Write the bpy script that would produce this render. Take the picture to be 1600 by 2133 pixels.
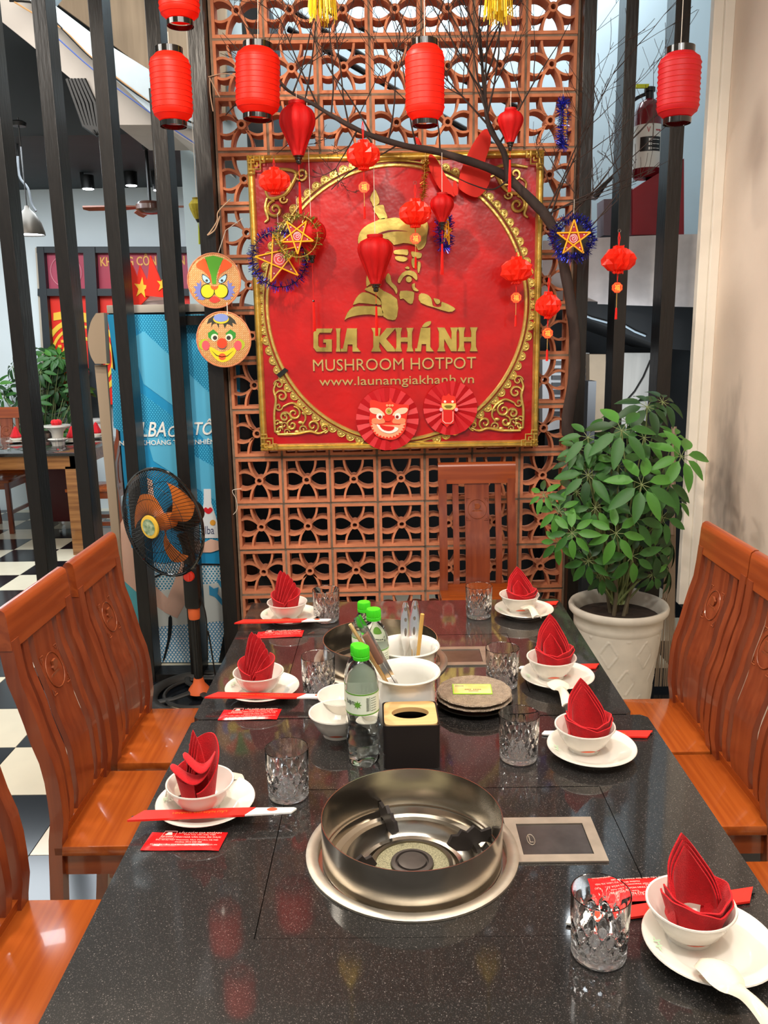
import bpy, bmesh, math, random
from mathutils import Vector, Matrix
for o in list(bpy.data.objects): bpy.data.objects.remove(o)
R = random.Random(7)
C = bpy.context.scene.collection
SC = bpy.context.scene
PI = math.pi
def S(h, k=1.0):
    h = h.lstrip('#'); v = [int(h[i:i+2], 16)/255 for i in (0, 2, 4)]
    return tuple(min(1, (c/12.92 if c <= .04045 else ((c+.055)/1.055)**2.4)*k) for c in v) + (1,)

# ---------------- camera ----------------
FPX, PIT, ROL, YAW, CZ = 1735.4, .2101, .0175, -.0094, 1.546
Fv = Vector((math.sin(YAW)*math.cos(PIT), math.cos(YAW)*math.cos(PIT), -math.sin(PIT)))
R0 = Vector((math.cos(YAW), -math.sin(YAW), 0)); U0 = R0.cross(Fv)
Rv = R0*math.cos(ROL) - U0*math.sin(ROL); Uv = R0*math.sin(ROL) + U0*math.cos(ROL)
cam = bpy.data.cameras.new('camera'); cam.sensor_fit = 'HORIZONTAL'; cam.sensor_width = 36
cam.lens = FPX*36/1600; cam.clip_start = .05; cam.clip_end = 60
co = bpy.data.objects.new('camera', cam); C.objects.link(co); SC.camera = co
m = Matrix((Rv, Uv, -Fv)).transposed().to_4x4(); m.translation = Vector((0, 0, CZ)); co.matrix_world = m
def at(x, y, X=None, Y=None, z=None):       # a point of the room seen along one direction, at a known depth or height
    d = Fv + Rv*((x-800)/FPX) - Uv*((y-1066.5)/FPX)
    t = X/d[0] if X is not None else Y/d[1] if Y is not None else (z-CZ)/d[2]
    return Vector((0, 0, CZ)) + d*t

# ---------------- world, lights, exposure ----------------
w = bpy.data.worlds.new('world'); SC.world = w; w.use_nodes = True
w.node_tree.nodes['Background'].inputs[0].default_value = (.95, .92, .88, 1)
w.node_tree.nodes['Background'].inputs[1].default_value = .38
SC.view_settings.view_transform = 'Standard'; SC.view_settings.look = 'None'
SC.view_settings.gamma = 1; SC.view_settings.use_curve_mapping = False
SC.view_settings.exposure = .35
def light(name, kind, loc, target, power, color, size=.3, spot=None, blend=.5, sy=None):
    l = bpy.data.lights.new(name, kind); l.energy = power; l.color = color
    if kind == 'AREA':
        l.size = size
        if sy: l.shape = 'RECTANGLE'; l.size_y = sy
    else: l.shadow_soft_size = size
    if kind == 'SPOT': l.spot_size = spot; l.spot_blend = blend
    o = bpy.data.objects.new(name, l); C.objects.link(o); o.location = loc
    o.rotation_euler = (Vector(target)-Vector(loc)).to_track_quat('-Z', 'Y').to_euler()
    return o
WARM = (1, .87, .72); NEU = (1, .95, .88); COOL = (.86, .94, 1)
light('track_spot_table', 'SPOT', (-.9, 2.3, 3.2), (.05, 1.3, .76), 150, WARM, .07, 1.25, .6)
light('table_fill_right', 'SPOT', (1.0, 2.1, 3.2), (.3, 1.5, .76), 60, WARM, .07, 1.3, .8)  # added warm spot, fills in the right side of the table
light('track_spot_sign', 'SPOT', (-.75, 1.7, 3.2), (-.05, 3.6, 1.8), 130, WARM, .06, 1.25, .7)
light('track_spot_front', 'SPOT', (.3, .2, 3.2), (0, 2.4, .8), 90, NEU, .1, 1.6, .8)
light('track_spot_posts', 'SPOT', (-1.0, 2.5, 3.25), (-1.35, 3.6, 2.1), 75, WARM, .05, .9, .7)
light('track_spot_right_wall', 'SPOT', (-.6, 2.9, 3.05), (1.37, 2.75, 1.5), 60, NEU, .06, 1.2, .8)
light('ceiling_panel', 'AREA', (.2, .6, 3.35), (.2, 1.6, 0), 68, NEU, 2.2, sy=1.6)
light('left_room_fill', 'AREA', (-2.7, 5.6, 2.7), (-2.7, 5.8, 0), 70, COOL, 1.6, sy=1.4)  # added area light, helps the small ceiling spots brighten the side room
light('left_aisle_panel', 'AREA', (-2.6, 2.4, 3.3), (-2.2, 3.2, 0), 55, NEU, 1.4, sy=1.4)
light('stairwell_fill', 'AREA', (.5, 4.95, 3.9), (.5, 5.35, 2.6), 30, COOL, 1.8, sy=.4)  # added cool area light that brightens the pale stairwell wall
light('under_stair_fill', 'AREA', (1.05, 3.9, 1.35), (1.1, 4.6, 1.05), 3.5, COOL, .25)  # added light so the panels in the lower bay show
light('stairwell_left_fill', 'AREA', (-1.5, 4.0, 3.4), (-1.7, 5.0, 2.6), 12, NEU, .8)  # added area light to brighten the stair stringer

# ---------------- materials ----------------
MT = {}
def mat(name, col, rough=.5, metal=0, var=0, scale=20, bump=0, trans=0, ior=1.45, coat=0, stretch=None, col2=None, sheen=0, spec=.5, emit=0, transl=0, bscale=None):
    if name in MT: return MT[name]
    if isinstance(col, str): col = S(col)
    if isinstance(col2, str): col2 = S(col2)
    m = bpy.data.materials.new(name); m.use_nodes = True; nt = m.node_tree; b = nt.nodes['Principled BSDF']
    b.inputs['Base Color'].default_value = col; b.inputs['Roughness'].default_value = rough
    b.inputs['Coat Roughness'].default_value = .05
    b.inputs['Metallic'].default_value = metal; b.inputs['Transmission Weight'].default_value = trans
    b.inputs['IOR'].default_value = ior; b.inputs['Coat Weight'].default_value = coat
    b.inputs['Sheen Weight'].default_value = sheen; b.inputs['Specular IOR Level'].default_value = spec
    if emit: b.inputs['Emission Color'].default_value = col; b.inputs['Emission Strength'].default_value = emit
    m.diffuse_color = col
    if var or bump or col2:
        tc = nt.nodes.new('ShaderNodeTexCoord'); mp = nt.nodes.new('ShaderNodeMapping')
        nt.links.new(tc.outputs['Object'], mp.inputs[0])
        if stretch: mp.inputs['Scale'].default_value = stretch
        n = nt.nodes.new('ShaderNodeTexNoise'); n.inputs['Scale'].default_value = scale; n.inputs['Detail'].default_value = 5
        nt.links.new(mp.outputs[0], n.inputs['Vector'])
        if var or col2:
            r = nt.nodes.new('ShaderNodeValToRGB')
            r.color_ramp.elements[0].position = .32; r.color_ramp.elements[1].position = .68
            c2 = col2 or tuple(min(1, c*(1-var)) for c in col[:3]) + (1,)
            c1 = col if col2 else tuple(min(1, c*(1+var*.6)) for c in col[:3]) + (1,)
            r.color_ramp.elements[0].color = c2; r.color_ramp.elements[1].color = c1
            nt.links.new(n.outputs['Fac'], r.inputs[0]); nt.links.new(r.outputs[0], b.inputs['Base Color'])
        if bump:
            n2 = n
            if bscale:
                n2 = nt.nodes.new('ShaderNodeTexNoise'); n2.inputs['Scale'].default_value = bscale
                nt.links.new(mp.outputs[0], n2.inputs['Vector'])
            bp = nt.nodes.new('ShaderNodeBump'); bp.inputs['Strength'].default_value = bump; bp.inputs['Distance'].default_value = .01
            nt.links.new(n2.outputs['Fac'], bp.inputs['Height']); nt.links.new(bp.outputs[0], b.inputs['Normal'])
    if transl:
        out = nt.nodes['Material Output']; t = nt.nodes.new('ShaderNodeBsdfTranslucent'); mx = nt.nodes.new('ShaderNodeMixShader')
        t.inputs[0].default_value = col; mx.inputs[0].default_value = transl
        nt.links.new(b.outputs[0], mx.inputs[1]); nt.links.new(t.outputs[0], mx.inputs[2]); nt.links.new(mx.outputs[0], out.inputs[0])
    MT[name] = m; return m
def granite():
    m = mat('black_granite', '#121110', .36, coat=1.0, spec=.22); nt = m.node_tree; b = nt.nodes['Principled BSDF']
    tc = nt.nodes.new('ShaderNodeTexCoord')
    base = None
    for sc, th, col in ((250, .22, (.075, .066, .062, 1)), (480, .28, (.045, .04, .038, 1)), (130, .072, (.30, .27, .25, 1))):
        v = nt.nodes.new('ShaderNodeTexVoronoi'); v.inputs['Scale'].default_value = sc
        nt.links.new(tc.outputs['Object'], v.inputs['Vector'])
        lt = nt.nodes.new('ShaderNodeMath'); lt.operation = 'LESS_THAN'; lt.inputs[1].default_value = th
        nt.links.new(v.outputs['Distance'], lt.inputs[0])
        mx = nt.nodes.new('ShaderNodeMix'); mx.data_type = 'RGBA'
        if base is None: mx.inputs[6].default_value = (.009, .0085, .008, 1)
        else: nt.links.new(base, mx.inputs[6])
        mx.inputs[7].default_value = col
        nt.links.new(lt.outputs[0], mx.inputs[0]); base = mx.outputs[2]
    nt.links.new(base, b.inputs['Base Color'])
    return m
GRANITE = granite()
def wood(name, c1, c2, axis=1, rough=.28, coat=.3):
    m = mat(name, c1, rough, coat=coat); nt = m.node_tree; b = nt.nodes['Principled BSDF']
    tc = nt.nodes.new('ShaderNodeTexCoord'); mp = nt.nodes.new('ShaderNodeMapping'); nt.links.new(tc.outputs['Object'], mp.inputs[0])
    s = [34, 34, 34]; s[axis] = 1.6; mp.inputs['Scale'].default_value = s
    n = nt.nodes.new('ShaderNodeTexNoise'); n.inputs['Scale'].default_value = 1.5; n.inputs['Detail'].default_value = 8; n.inputs['Distortion'].default_value = .25
    nt.links.new(mp.outputs[0], n.inputs['Vector'])
    r = nt.nodes.new('ShaderNodeValToRGB'); r.color_ramp.elements[0].position = .36; r.color_ramp.elements[1].position = .62
    r.color_ramp.elements[0].color = S(c2); r.color_ramp.elements[1].color = S(c1)
    nt.links.new(n.outputs['Fac'], r.inputs[0]); nt.links.new(r.outputs[0], b.inputs['Base Color'])
    bp = nt.nodes.new('ShaderNodeBump'); bp.inputs['Strength'].default_value = .05; bp.inputs['Distance'].default_value = .002
    nt.links.new(n.outputs['Fac'], bp.inputs['Height']); nt.links.new(bp.outputs[0], b.inputs['Normal'])
    return m
def dots(name, bg, fg, pitch, rad):
    m = mat(name, bg, .4); nt = m.node_tree; b = nt.nodes['Principled BSDF']
    tc = nt.nodes.new('ShaderNodeTexCoord'); outs = []
    for off in (0, .5):
        mp = nt.nodes.new('ShaderNodeMapping'); nt.links.new(tc.outputs['Object'], mp.inputs[0])
        mp.inputs['Scale'].default_value = (1/pitch, 0, 1/(pitch*1.4)); mp.inputs['Location'].default_value = (off, 0, off)
        fr = nt.nodes.new('ShaderNodeVectorMath'); fr.operation = 'FRACTION'; nt.links.new(mp.outputs[0], fr.inputs[0])
        sb = nt.nodes.new('ShaderNodeVectorMath'); sb.operation = 'SUBTRACT'; sb.inputs[1].default_value = (.5, 0, .5); nt.links.new(fr.outputs[0], sb.inputs[0])
        ml = nt.nodes.new('ShaderNodeVectorMath'); ml.operation = 'MULTIPLY'; ml.inputs[1].default_value = (1, 0, 1.4); nt.links.new(sb.outputs[0], ml.inputs[0])
        ln = nt.nodes.new('ShaderNodeVectorMath'); ln.operation = 'LENGTH'; nt.links.new(ml.outputs[0], ln.inputs[0])
        outs.append(ln.outputs['Value'])
    mn = nt.nodes.new('ShaderNodeMath'); mn.operation = 'MINIMUM'; nt.links.new(outs[0], mn.inputs[0]); nt.links.new(outs[1], mn.inputs[1])
    lt = nt.nodes.new('ShaderNodeMath'); lt.operation = 'LESS_THAN'; lt.inputs[1].default_value = rad; nt.links.new(mn.outputs[0], lt.inputs[0])
    mx = nt.nodes.new('ShaderNodeMix'); mx.data_type = 'RGBA'; mx.inputs[6].default_value = S(bg); mx.inputs[7].default_value = S(fg)
    nt.links.new(lt.outputs[0], mx.inputs[0]); nt.links.new(mx.outputs[2], b.inputs['Base Color'])
    return m

# ---------------- mesh helpers ----------------
def bars(g, fn, cells):                  # small unreadable print as plain strokes; fn maps 0..1 x 0..1
    for a0, a1, b0, b1 in cells: k = len(g.v); g.v += [tuple(fn(a, b)) for a, b in ((a0, b0), (a1, b0), (a1, b1), (a0, b1))]; g.f.append((k, k+1, k+2, k+3))
    return g
class G:
    def __init__(s): s.v = []; s.f = []
    def add(s, vs, fs):
        n = len(s.v); s.v += [tuple(p) for p in vs]; s.f += [tuple(i+n for i in f) for f in fs]; return s
    def box(s, x0, x1, y0, y1, z0, z1, b=0):
        if x0 > x1: x0, x1 = x1, x0
        if y0 > y1: y0, y1 = y1, y0
        if z0 > z1: z0, z1 = z1, z0
        if not b:
            return s.add([(x, y, z) for x in (x0, x1) for y in (y0, y1) for z in (z0, z1)],
                  [(0, 1, 3, 2), (4, 6, 7, 5), (0, 4, 5, 1), (2, 3, 7, 6), (0, 2, 6, 4), (1, 5, 7, 3)])
        bm = bmesh.new(); bmesh.ops.create_cube(bm, size=1)
        for v in bm.verts: v.co = ((x0+x1)/2+v.co.x*(x1-x0), (y0+y1)/2+v.co.y*(y1-y0), (z0+z1)/2+v.co.z*(z1-z0))
        bmesh.ops.bevel(bm, geom=bm.edges[:], offset=b, segments=2, affect='EDGES', profile=.5)
        bm.verts.index_update(); s.add([v.co[:] for v in bm.verts], [[v.index for v in f.verts] for f in bm.faces]); bm.free(); return s
    def lathe(s, prof, n=32, c=(0, 0, 0), close=False, rf=None, cap=True):
        vs = []; fs = []
        for r, z in prof:
            for i in range(n):
                a = 2*PI*i/n; rr = r + (rf(a, z) if rf and r > 1e-6 else 0)
                vs.append((c[0]+rr*math.cos(a), c[1]+rr*math.sin(a), c[2]+z))
        k = len(prof)
        for j in range(k if close else k-1):
            for i in range(n):
                a = j*n+i; b = j*n+(i+1) % n; jj = (j+1) % k; fs.append((a, b, jj*n+(i+1) % n, jj*n+i))
        if not close and cap:
            if prof[0][0] > 1e-6: fs.append(tuple(range(n-1, -1, -1)))
            if prof[-1][0] > 1e-6: fs.append(tuple((k-1)*n+i for i in range(n)))
        return s.add(vs, fs)
    def tube(s, pts, rad, n=8, cap=True, closed=False, flat=1):
        pts = [Vector(p) for p in pts]; k = len(pts)
        if not isinstance(rad, (list, tuple)): rad = [rad]*k
        vs = []; fs = []; up = None
        for i, p in enumerate(pts):
            a = pts[(i-1) % k] if (i or closed) else p; b = pts[(i+1) % k] if (i < k-1 or closed) else p
            t = (b-a)
            t = t.normalized() if t.length > 1e-9 else Vector((0, 0, 1))
            if up is None: up = Vector((0, 0, 1)) if abs(t.z) < .9 else Vector((0, 1, 0))
            x = t.cross(up)
            if x.length < 1e-4: x = t.cross(Vector((1, 0, 0)))
            x.normalize(); y = x.cross(t).normalized(); up = y
            for j in range(n):
                q = 2*PI*j/n; vs.append(p + x*math.cos(q)*rad[i] + y*math.sin(q)*rad[i]*flat)
        for i in range(k if closed else k-1):
            for j in range(n):
                ii = (i+1) % k; fs.append((i*n+j, i*n+(j+1) % n, ii*n+(j+1) % n, ii*n+j))
        if cap and not closed: fs.append(tuple(range(n-1, -1, -1))); fs.append(tuple((k-1)*n+j for j in range(n)))
        return s.add(vs, fs)
    def prism(s, poly, y0, y1, taper=0):            # polygon in x,z pushed along y
        k = len(poly); area = sum(poly[i][0]*poly[(i+1) % k][1]-poly[(i+1) % k][0]*poly[i][1] for i in range(k))
        if area < 0: poly = poly[::-1]
        fr = poly
        if taper:
            cx = sum(p[0] for p in poly)/k; cz = sum(p[1] for p in poly)/k; fr = []
            for i in range(k):
                a = Vector(poly[i-1]); b = Vector(poly[i]); c = Vector(poly[(i+1) % k]); n1 = (b-a); n2 = (c-b)
                n = Vector((n1.y, -n1.x)).normalized() + Vector((n2.y, -n2.x)).normalized() if n1.length and n2.length else Vector((0, 0))
                n = n.normalized() if n.length > 1e-6 else n; fr.append(tuple(b-n*taper))
        return s.add([(x, y0, z) for x, z in fr]+[(x, y1, z) for x, z in poly],
              [tuple(range(k)), tuple(range(2*k-1, k-1, -1))]+[(i, i+k, (i+1) % k+k, (i+1) % k) for i in range(k)])
    def prismz(s, poly, z0, z1):                    # polygon in x,y pushed along z
        k = len(poly); area = sum(poly[i][0]*poly[(i+1) % k][1]-poly[(i+1) % k][0]*poly[i][1] for i in range(k))
        if area < 0: poly = poly[::-1]
        return s.add([(x, y, z0) for x, y in poly]+[(x, y, z1) for x, y in poly],
              [tuple(range(k-1, -1, -1)), tuple(range(k, 2*k))]+[(i, (i+1) % k, (i+1) % k+k, i+k) for i in range(k)])
    def sheet(s, fn, nu, nv, t=0):                  # fn(u,v)->(point, normal) or point
        P = [[Vector(fn(i/nu, j/nv)) for j in range(nv+1)] for i in range(nu+1)]
        N = [[None]*(nv+1) for _ in range(nu+1)]
        for i in range(nu+1):
            for j in range(nv+1):
                du = P[min(nu, i+1)][j]-P[max(0, i-1)][j]; dv = P[i][min(nv, j+1)]-P[i][max(0, j-1)]
                n = du.cross(dv); N[i][j] = n.normalized() if n.length > 1e-12 else Vector((0, 0, 1))
        W = nv+1; vs = [P[i][j] for i in range(nu+1) for j in range(W)]; fs = [(i*W+j, (i+1)*W+j, (i+1)*W+j+1, i*W+j+1) for i in range(nu) for j in range(nv)]
        if t:
            K = len(vs); vs += [P[i][j]-N[i][j]*t for i in range(nu+1) for j in range(W)]
            fs += [(K+i*W+j+1, K+(i+1)*W+j+1, K+(i+1)*W+j, K+i*W+j) for i in range(nu) for j in range(nv)]
            ring = [i*W for i in range(nu+1)] + [nu*W+j for j in range(1, W)] + [i*W+nv for i in range(nu-1, -1, -1)] + [j for j in range(nv-1, 0, -1)]
            for a, b in zip(ring, ring[1:]+ring[:1]): fs.append((b, a, K+a, K+b))
        return s.add(vs, fs)
    def ball(s, c, r, n=12, sx=1, sy=1, sz=1):
        k = n//2; b = len(s.v)
        s.lathe([(r*math.sin(PI*i/k), -r*math.cos(PI*i/k)) for i in range(k+1)], n)
        for i in range(b, len(s.v)):
            x, y, z = s.v[i]; s.v[i] = (c[0]+x*sx, c[1]+y*sy, c[2]+z*sz)
        return s
    def xf(s, M):
        s.v = [tuple(M @ Vector(p)) for p in s.v]; return s
    def mesh(s, m, smooth=40):
        me = bpy.data.meshes.new('m'); me.from_pydata(s.v, [], s.f)
        bm = bmesh.new(); bm.from_mesh(me); bmesh.ops.remove_doubles(bm, verts=bm.verts, dist=1e-6); bm.to_mesh(me); bm.free()
        me.validate(); me.update()
        if m: me.materials.append(m)
        if smooth:
            me.shade_smooth(); me.set_sharp_from_angle(angle=math.radians(smooth))
        return me
    def build(s, name, m, parent=None, smooth=40, label=None, kind=None, loc=None):
        me = s.mesh(m, smooth); me.name = name; return link(name, me, parent, label, kind, loc)
CH = {}
def link(name, me, parent=None, label=None, kind=None, loc=None):
    o = bpy.data.objects.new(name, me); C.objects.link(o)
    if parent: o.parent = parent; CH.setdefault(parent.name, []).append(o)
    if label: o['label'] = label
    if kind: o['kind'] = kind
    if loc is not None: o.location = loc
    return o
def thing(name, label, cat, loc=(0, 0, 0), rz=0, group=None):
    o = bpy.data.objects.new(name, None); C.objects.link(o); o.empty_display_size = .05; o.location = loc; o.rotation_euler = (0, 0, rz)
    o['label'] = label; o['category'] = cat
    if group: o['group'] = group
    return o
def tag(o, label, cat, group=None):
    o['label'] = label; o['category'] = cat
    if group: o['group'] = group
    return o
def struct(name, g, m, label=None, smooth=0):
    o = g.build(name, m, None, smooth); o['kind'] = 'structure'
    if label: o['label'] = label
    return o
def copy_tree(o, parent=None, loc=None, rz=None, label=None, scale=None):
    c = o.copy(); C.objects.link(c); c.parent = parent
    if loc is not None: c.location = loc
    if rz is not None: c.rotation_euler = (0, 0, rz)
    if label: c['label'] = label
    if scale: c.scale = (scale,)*3 if not isinstance(scale, tuple) else scale
    if parent: CH.setdefault(parent.name, []).append(c)
    for ch in CH.get(o.name, []): copy_tree(ch, c)
    return c
_tc = {}
def text(s, size=1, ext=0, off=0, shear=0, bev=0):
    key = (s, ext, off, shear, bev)
    if key not in _tc:
        cu = bpy.data.curves.new('t', 'FONT'); cu.body = s; cu.size = 1; cu.extrude = ext; cu.offset = off; cu.resolution_u = 3; cu.shear = shear; cu.bevel_depth = bev
        o = bpy.data.objects.new('t', cu); C.objects.link(o)
        dg = bpy.context.evaluated_depsgraph_get(); me = o.evaluated_get(dg).to_mesh()
        vs = [v.co.copy() for v in me.vertices]; fs = [tuple(p.vertices) for p in me.polygons]
        bpy.data.objects.remove(o); bpy.data.curves.remove(cu)
        x0 = min(v.x for v in vs); x1 = max(v.x for v in vs); y0 = min(v.y for v in vs); y1 = max(v.y for v in vs)
        _tc[key] = ([((v.x-x0)/(x1-x0), (v.y-y0)/(y1-y0), v.z) for v in vs], fs)
    return _tc[key]
def text_xz(g, s, x0, x1, z0, z1, y, depth=.0006, off=0, shear=0):      # upright lettering facing -y
    vs, fs = text(s, 1, .5 if depth else 0, off, shear)
    g.add([(x0+(x1-x0)*a, y-(c+.5)*depth, z0+(z1-z0)*b) for a, b, c in vs], fs); return g
def text_fn(g, s, fn, off=0, shear=0):
    vs, fs = text(s, 1, 0, off, shear); g.add([fn(a, b) for a, b, c in vs], fs); return g
def circ(cx, cz, r, n=24, rz=None, a0=0, a1=2*PI):
    rz = rz or r; full = abs(a1-a0-2*PI) < 1e-6; k = n if full else n+1
    return [(cx+r*math.cos(a0+(a1-a0)*i/n), cz+rz*math.sin(a0+(a1-a0)*i/n)) for i in range(k)]
def smoothp(pts, n=6, closed=True):                # Catmull-Rom through points
    k = len(pts); out = []
    rng = range(k) if closed else range(k-1)
    for i in rng:
        g = lambda j: Vector(pts[j % k]) if closed else Vector(pts[max(0, min(k-1, j))])
        p0, p1, p2, p3 = g(i-1), g(i), g(i+1), g(i+2)
        for t in range(n):
            t /= n; out.append(tuple(.5*((2*p1)+(p2-p0)*t+(2*p0-5*p1+4*p2-p3)*t*t+(3*p1-p0-3*p2+p3)*t**3)))
    if not closed: out.append(tuple(pts[-1]))
    return out

# ---------------- material library ----------------
WOOD_Y = wood('chair_wood_y', '#96481F', '#7C3618', 1); RAILW = wood('rail_wood', '#94461F', '#813818', 0, .28); WOOD_Z = wood('chair_wood_z', '#854024', '#72321C', 2, .3); WOOD_X = wood('chair_wood_x', '#A8541F', '#934418', 0, .25)
TABLEWOOD = wood('table_wood', '#A5713F', '#7E5028', 0, .4); TRAYWOOD = wood('pale_wood', '#D6B27C', '#C79C62', 0, .45, 0)
BLACKW = mat('black_timber', '#14110F', .34, var=.3, scale=14, bump=.12, stretch=(6, 6, 1))
BLACK = mat('black_plastic', '#121212', .4); RUBBER = mat('grey_black_metal', '#2A2927', .5, var=.3, scale=14)
TERRA = mat('terracotta', '#C67C58', .85, var=.22, scale=7, bump=.25, bscale=90); MORT = mat('mortar', '#84705F', .95, var=.25, scale=30, bump=.4)
WHITEWALL = mat('white_wall', '#DCE4E6', .8, var=.05, scale=2); COOLWALL = mat('pale_blue_wall', '#C3D6DE', .8, var=.06, scale=2)
BEIGE = mat('beige_wall', '#E6D3C0', .8, var=.09, scale=2.2, bump=.06, bscale=60); CREAM = mat('cream_trim', '#EAE2D4', .6, var=.05, scale=6)
DARKC = mat('dark_ceiling', '#2B3135', .7, var=.15, scale=3); STUCCO = mat('grey_stucco', '#CFCBCB', .85, var=.12, scale=12, bump=.3)
TILEW = mat('cream_tile', '#E6DDC4', .16, var=.05, scale=5); TILEB = mat('black_tile', '#171A1F', .14, var=.3, scale=5); GROUT = mat('grout', '#3A3630', .9)
REDP = mat('sign_red', '#A40A12', .3, var=.25, scale=9, bump=.25, bscale=25, coat=.3); REDP2 = mat('sign_red_disc', '#BC0A06', .28, var=.2, scale=7, bump=.2, bscale=22, coat=.4)
GOLD = mat('gold_leaf', '#DCC06C', .34, metal=.75, var=.2, scale=30, bump=.15, bscale=60)
GOLDP = mat('gold_paint', '#D2B860', .33, metal=.65, scale=14, bump=.2, col2='#A8924A')
GOLDTXT = mat('gold_letter', '#CDB070', .4, metal=.6)
STEEL = mat('steel', '#C9C2B6', .2, metal=1, var=.25, scale=5, bump=.02, stretch=(1, 1, 6)); STEELD = mat('stained_steel', '#8E8578', .3, metal=1, var=.35, scale=9)
STEELM = mat('brushed_steel', '#BFB6A8', .5, metal=1, var=.15, scale=25); CHROME = mat('chrome', '#E2E2E2', .12, metal=1)
PORC = mat('porcelain', '#DDD7CC', .12, coat=.5); PORCY = mat('cream_porcelain', '#DDD3C0', .16, coat=.4); ENAMEL = mat('white_enamel', '#DCDAD2', .12, coat=.5)
NAPK = mat('red_cloth', '#C00A16', .9, var=.12, scale=60, bump=.25, bscale=500, sheen=.08)
PAPR = mat('red_paper_wrap', '#E3291F', .35); PAPW = mat('white_paper', '#F1EEE8', .6); FOILR = mat('red_foil_packet', '#E01A1C', .25, bump=.12, scale=40); ORNG = mat('orange_print', '#F08A2C', .5)
PINKTXT = mat('pale_print', '#F2B9AE', .5); YELTXT = mat('yellow_print', '#F3C64A', .5)
GLASS = mat('clear_glass', '#FFFFFF', .0, trans=1, ior=1.47); PET = mat('clear_bottle', '#F8FCFC', .0, trans=1, ior=1.33); GBASE = mat('milky_caustic_glass', '#FFFFFF', .05, trans=.86, ior=1.47)
CAPG = mat('green_cap', '#3DC61A', .35); LABW = mat('bottle_label', '#DDE5CF', .5); LABG = mat('label_green', '#5E9A2A', .5); LABK = mat('label_ink', '#4A564A', .5)
LANT = mat('red_nylon', '#FF2A14', .45, transl=.45, var=.08, scale=4); SILK = mat('red_silk', '#D20A0C', .6, var=.2, scale=6, transl=.3, stretch=(8, 8, .6), bump=.3)
SILKP = mat('pinkish_red_silk', '#D8202A', .5, transl=.3, var=.1, scale=8); GLOSSK = mat('gloss_black', '#100E0C', .12, coat=.6)
CREPE = mat('red_tissue_paper', '#FF3A22', .3, transl=.45); FELT = mat('red_foam_sheet', '#E32A1A', .7, transl=.2); CORDR = mat('red_cord', '#E01A10', .6); CORDW = mat('white_cord', '#D8CFC2', .7)
YTAS = mat('yellow_tassel', '#E5BE1C', .5, var=.3, scale=60); STRAW = mat('straw_stick', '#C79B50', .6); STARY = mat('star_yellow', '#F0A81C', .45)
TINB = mat('blue_tinsel', '#3A44C4', .18, metal=.9); TING = mat('green_gold_tinsel', '#A6B45A', .18, metal=.9); TINY = mat('gold_tinsel', '#C9A03A', .2, metal=.9)
BARK = mat('dark_bark', '#382C28', .9, var=.35, scale=18, bump=.6, stretch=(1, 1, .4)); TWIG = mat('twig', '#362A26', .9, var=.3, scale=12)
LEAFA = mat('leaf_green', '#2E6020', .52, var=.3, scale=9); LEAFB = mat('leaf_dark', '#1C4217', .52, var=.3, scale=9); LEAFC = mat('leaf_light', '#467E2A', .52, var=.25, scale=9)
SOIL = mat('soil', '#2E2219', .95, var=.4, scale=30, bump=.8); POTW = mat('stone_white_pot', '#C9C2B4', .6, var=.1, scale=12, bump=.1)
RATT = mat('woven_bamboo', '#DCA566', .6, var=.25, scale=60, bump=.3); RATR = mat('red_rim_cord', '#C98058', .7)
PC = {}
def P(h):                                   # flat paint or print colour
    if h not in PC: PC[h] = mat('paint_'+h.strip('#').lower(), h, .5)
    return PC[h]

# ---------------- the setting ----------------
WY, WA = 3.68, .0242                         # breeze-block screen: front face at its left end, and its slight turn
T = .3465; TX, TY = -1.13, 2.276
fl = struct('floor', G().box(-4.6, 2.4, -.8, 8.2, -.06, -.004), GROUT)
tm = G().box(.0015, T-.0015, .0015, T-.0015, -.004, 0).mesh(TILEW, 0); tmb = tm.copy(); tmb.materials[0] = TILEB
def seen(x, y):
    v = Vector((x, y, -CZ)); d = v.dot(Fv)
    if d < .5: return False
    px = 800+FPX*v.dot(Rv)/d; py = 1066.5-FPX*v.dot(Uv)/d
    return -60 < px < 1660 and 1050 < py < 2200
rest = {0: G(), 1: G()}; nt_ = 0
for i in range(-10, 10):
    for j in range(-9, 17):
        x = TX+i*T; y = TY+j*T
        if x < -4.6 or x+T > 1.66 or y > 8: continue
        k = (i+j) % 2                          # tile i=-1,j=1 is cream
        vis = (seen(x+T/2, y+T/2) or seen(x, y) or seen(x+T, y+T)) and (x < -.2 or (x > .5)) and nt_ < 290
        if vis: link('floor_tile', tmb if k else tm, fl, loc=(x, y, 0)); nt_ += 1
        else: rest[k].box(x+.0015, x+T-.0015, y+.0015, y+T-.0015, -.004, 0)
rest[0].build('far_floor_tiles', TILEW, fl, 0, kind='stuff'); rest[1].build('far_floor_tiles', TILEB, fl, 0, kind='stuff')
struct('ceiling', G().box(-4.6, 1.75, -.8, 3.85, 3.45, 3.55), mat('ceiling_white', '#CFC6BB', .8), 'white ceiling over the dining corner')
struct('ceiling', G().box(-4.6, -.9, 5.55, 8.2, 2.82, 2.95).box(-4.6, -.9, 5.5, 5.75, 2.78, 3.72), DARKC, 'dark grey ceiling of the side room')
struct('ceiling', G().box(-4.6, -1.2, 3.86, 5.5, 3.62, 3.72), DARKC, 'dark ceiling beyond the posts')
struct('wall_back', G().box(-4.6, -.62, 7.6, 7.7, 0, 3.3), WHITEWALL, 'white wall at the back of the side room')
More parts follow.
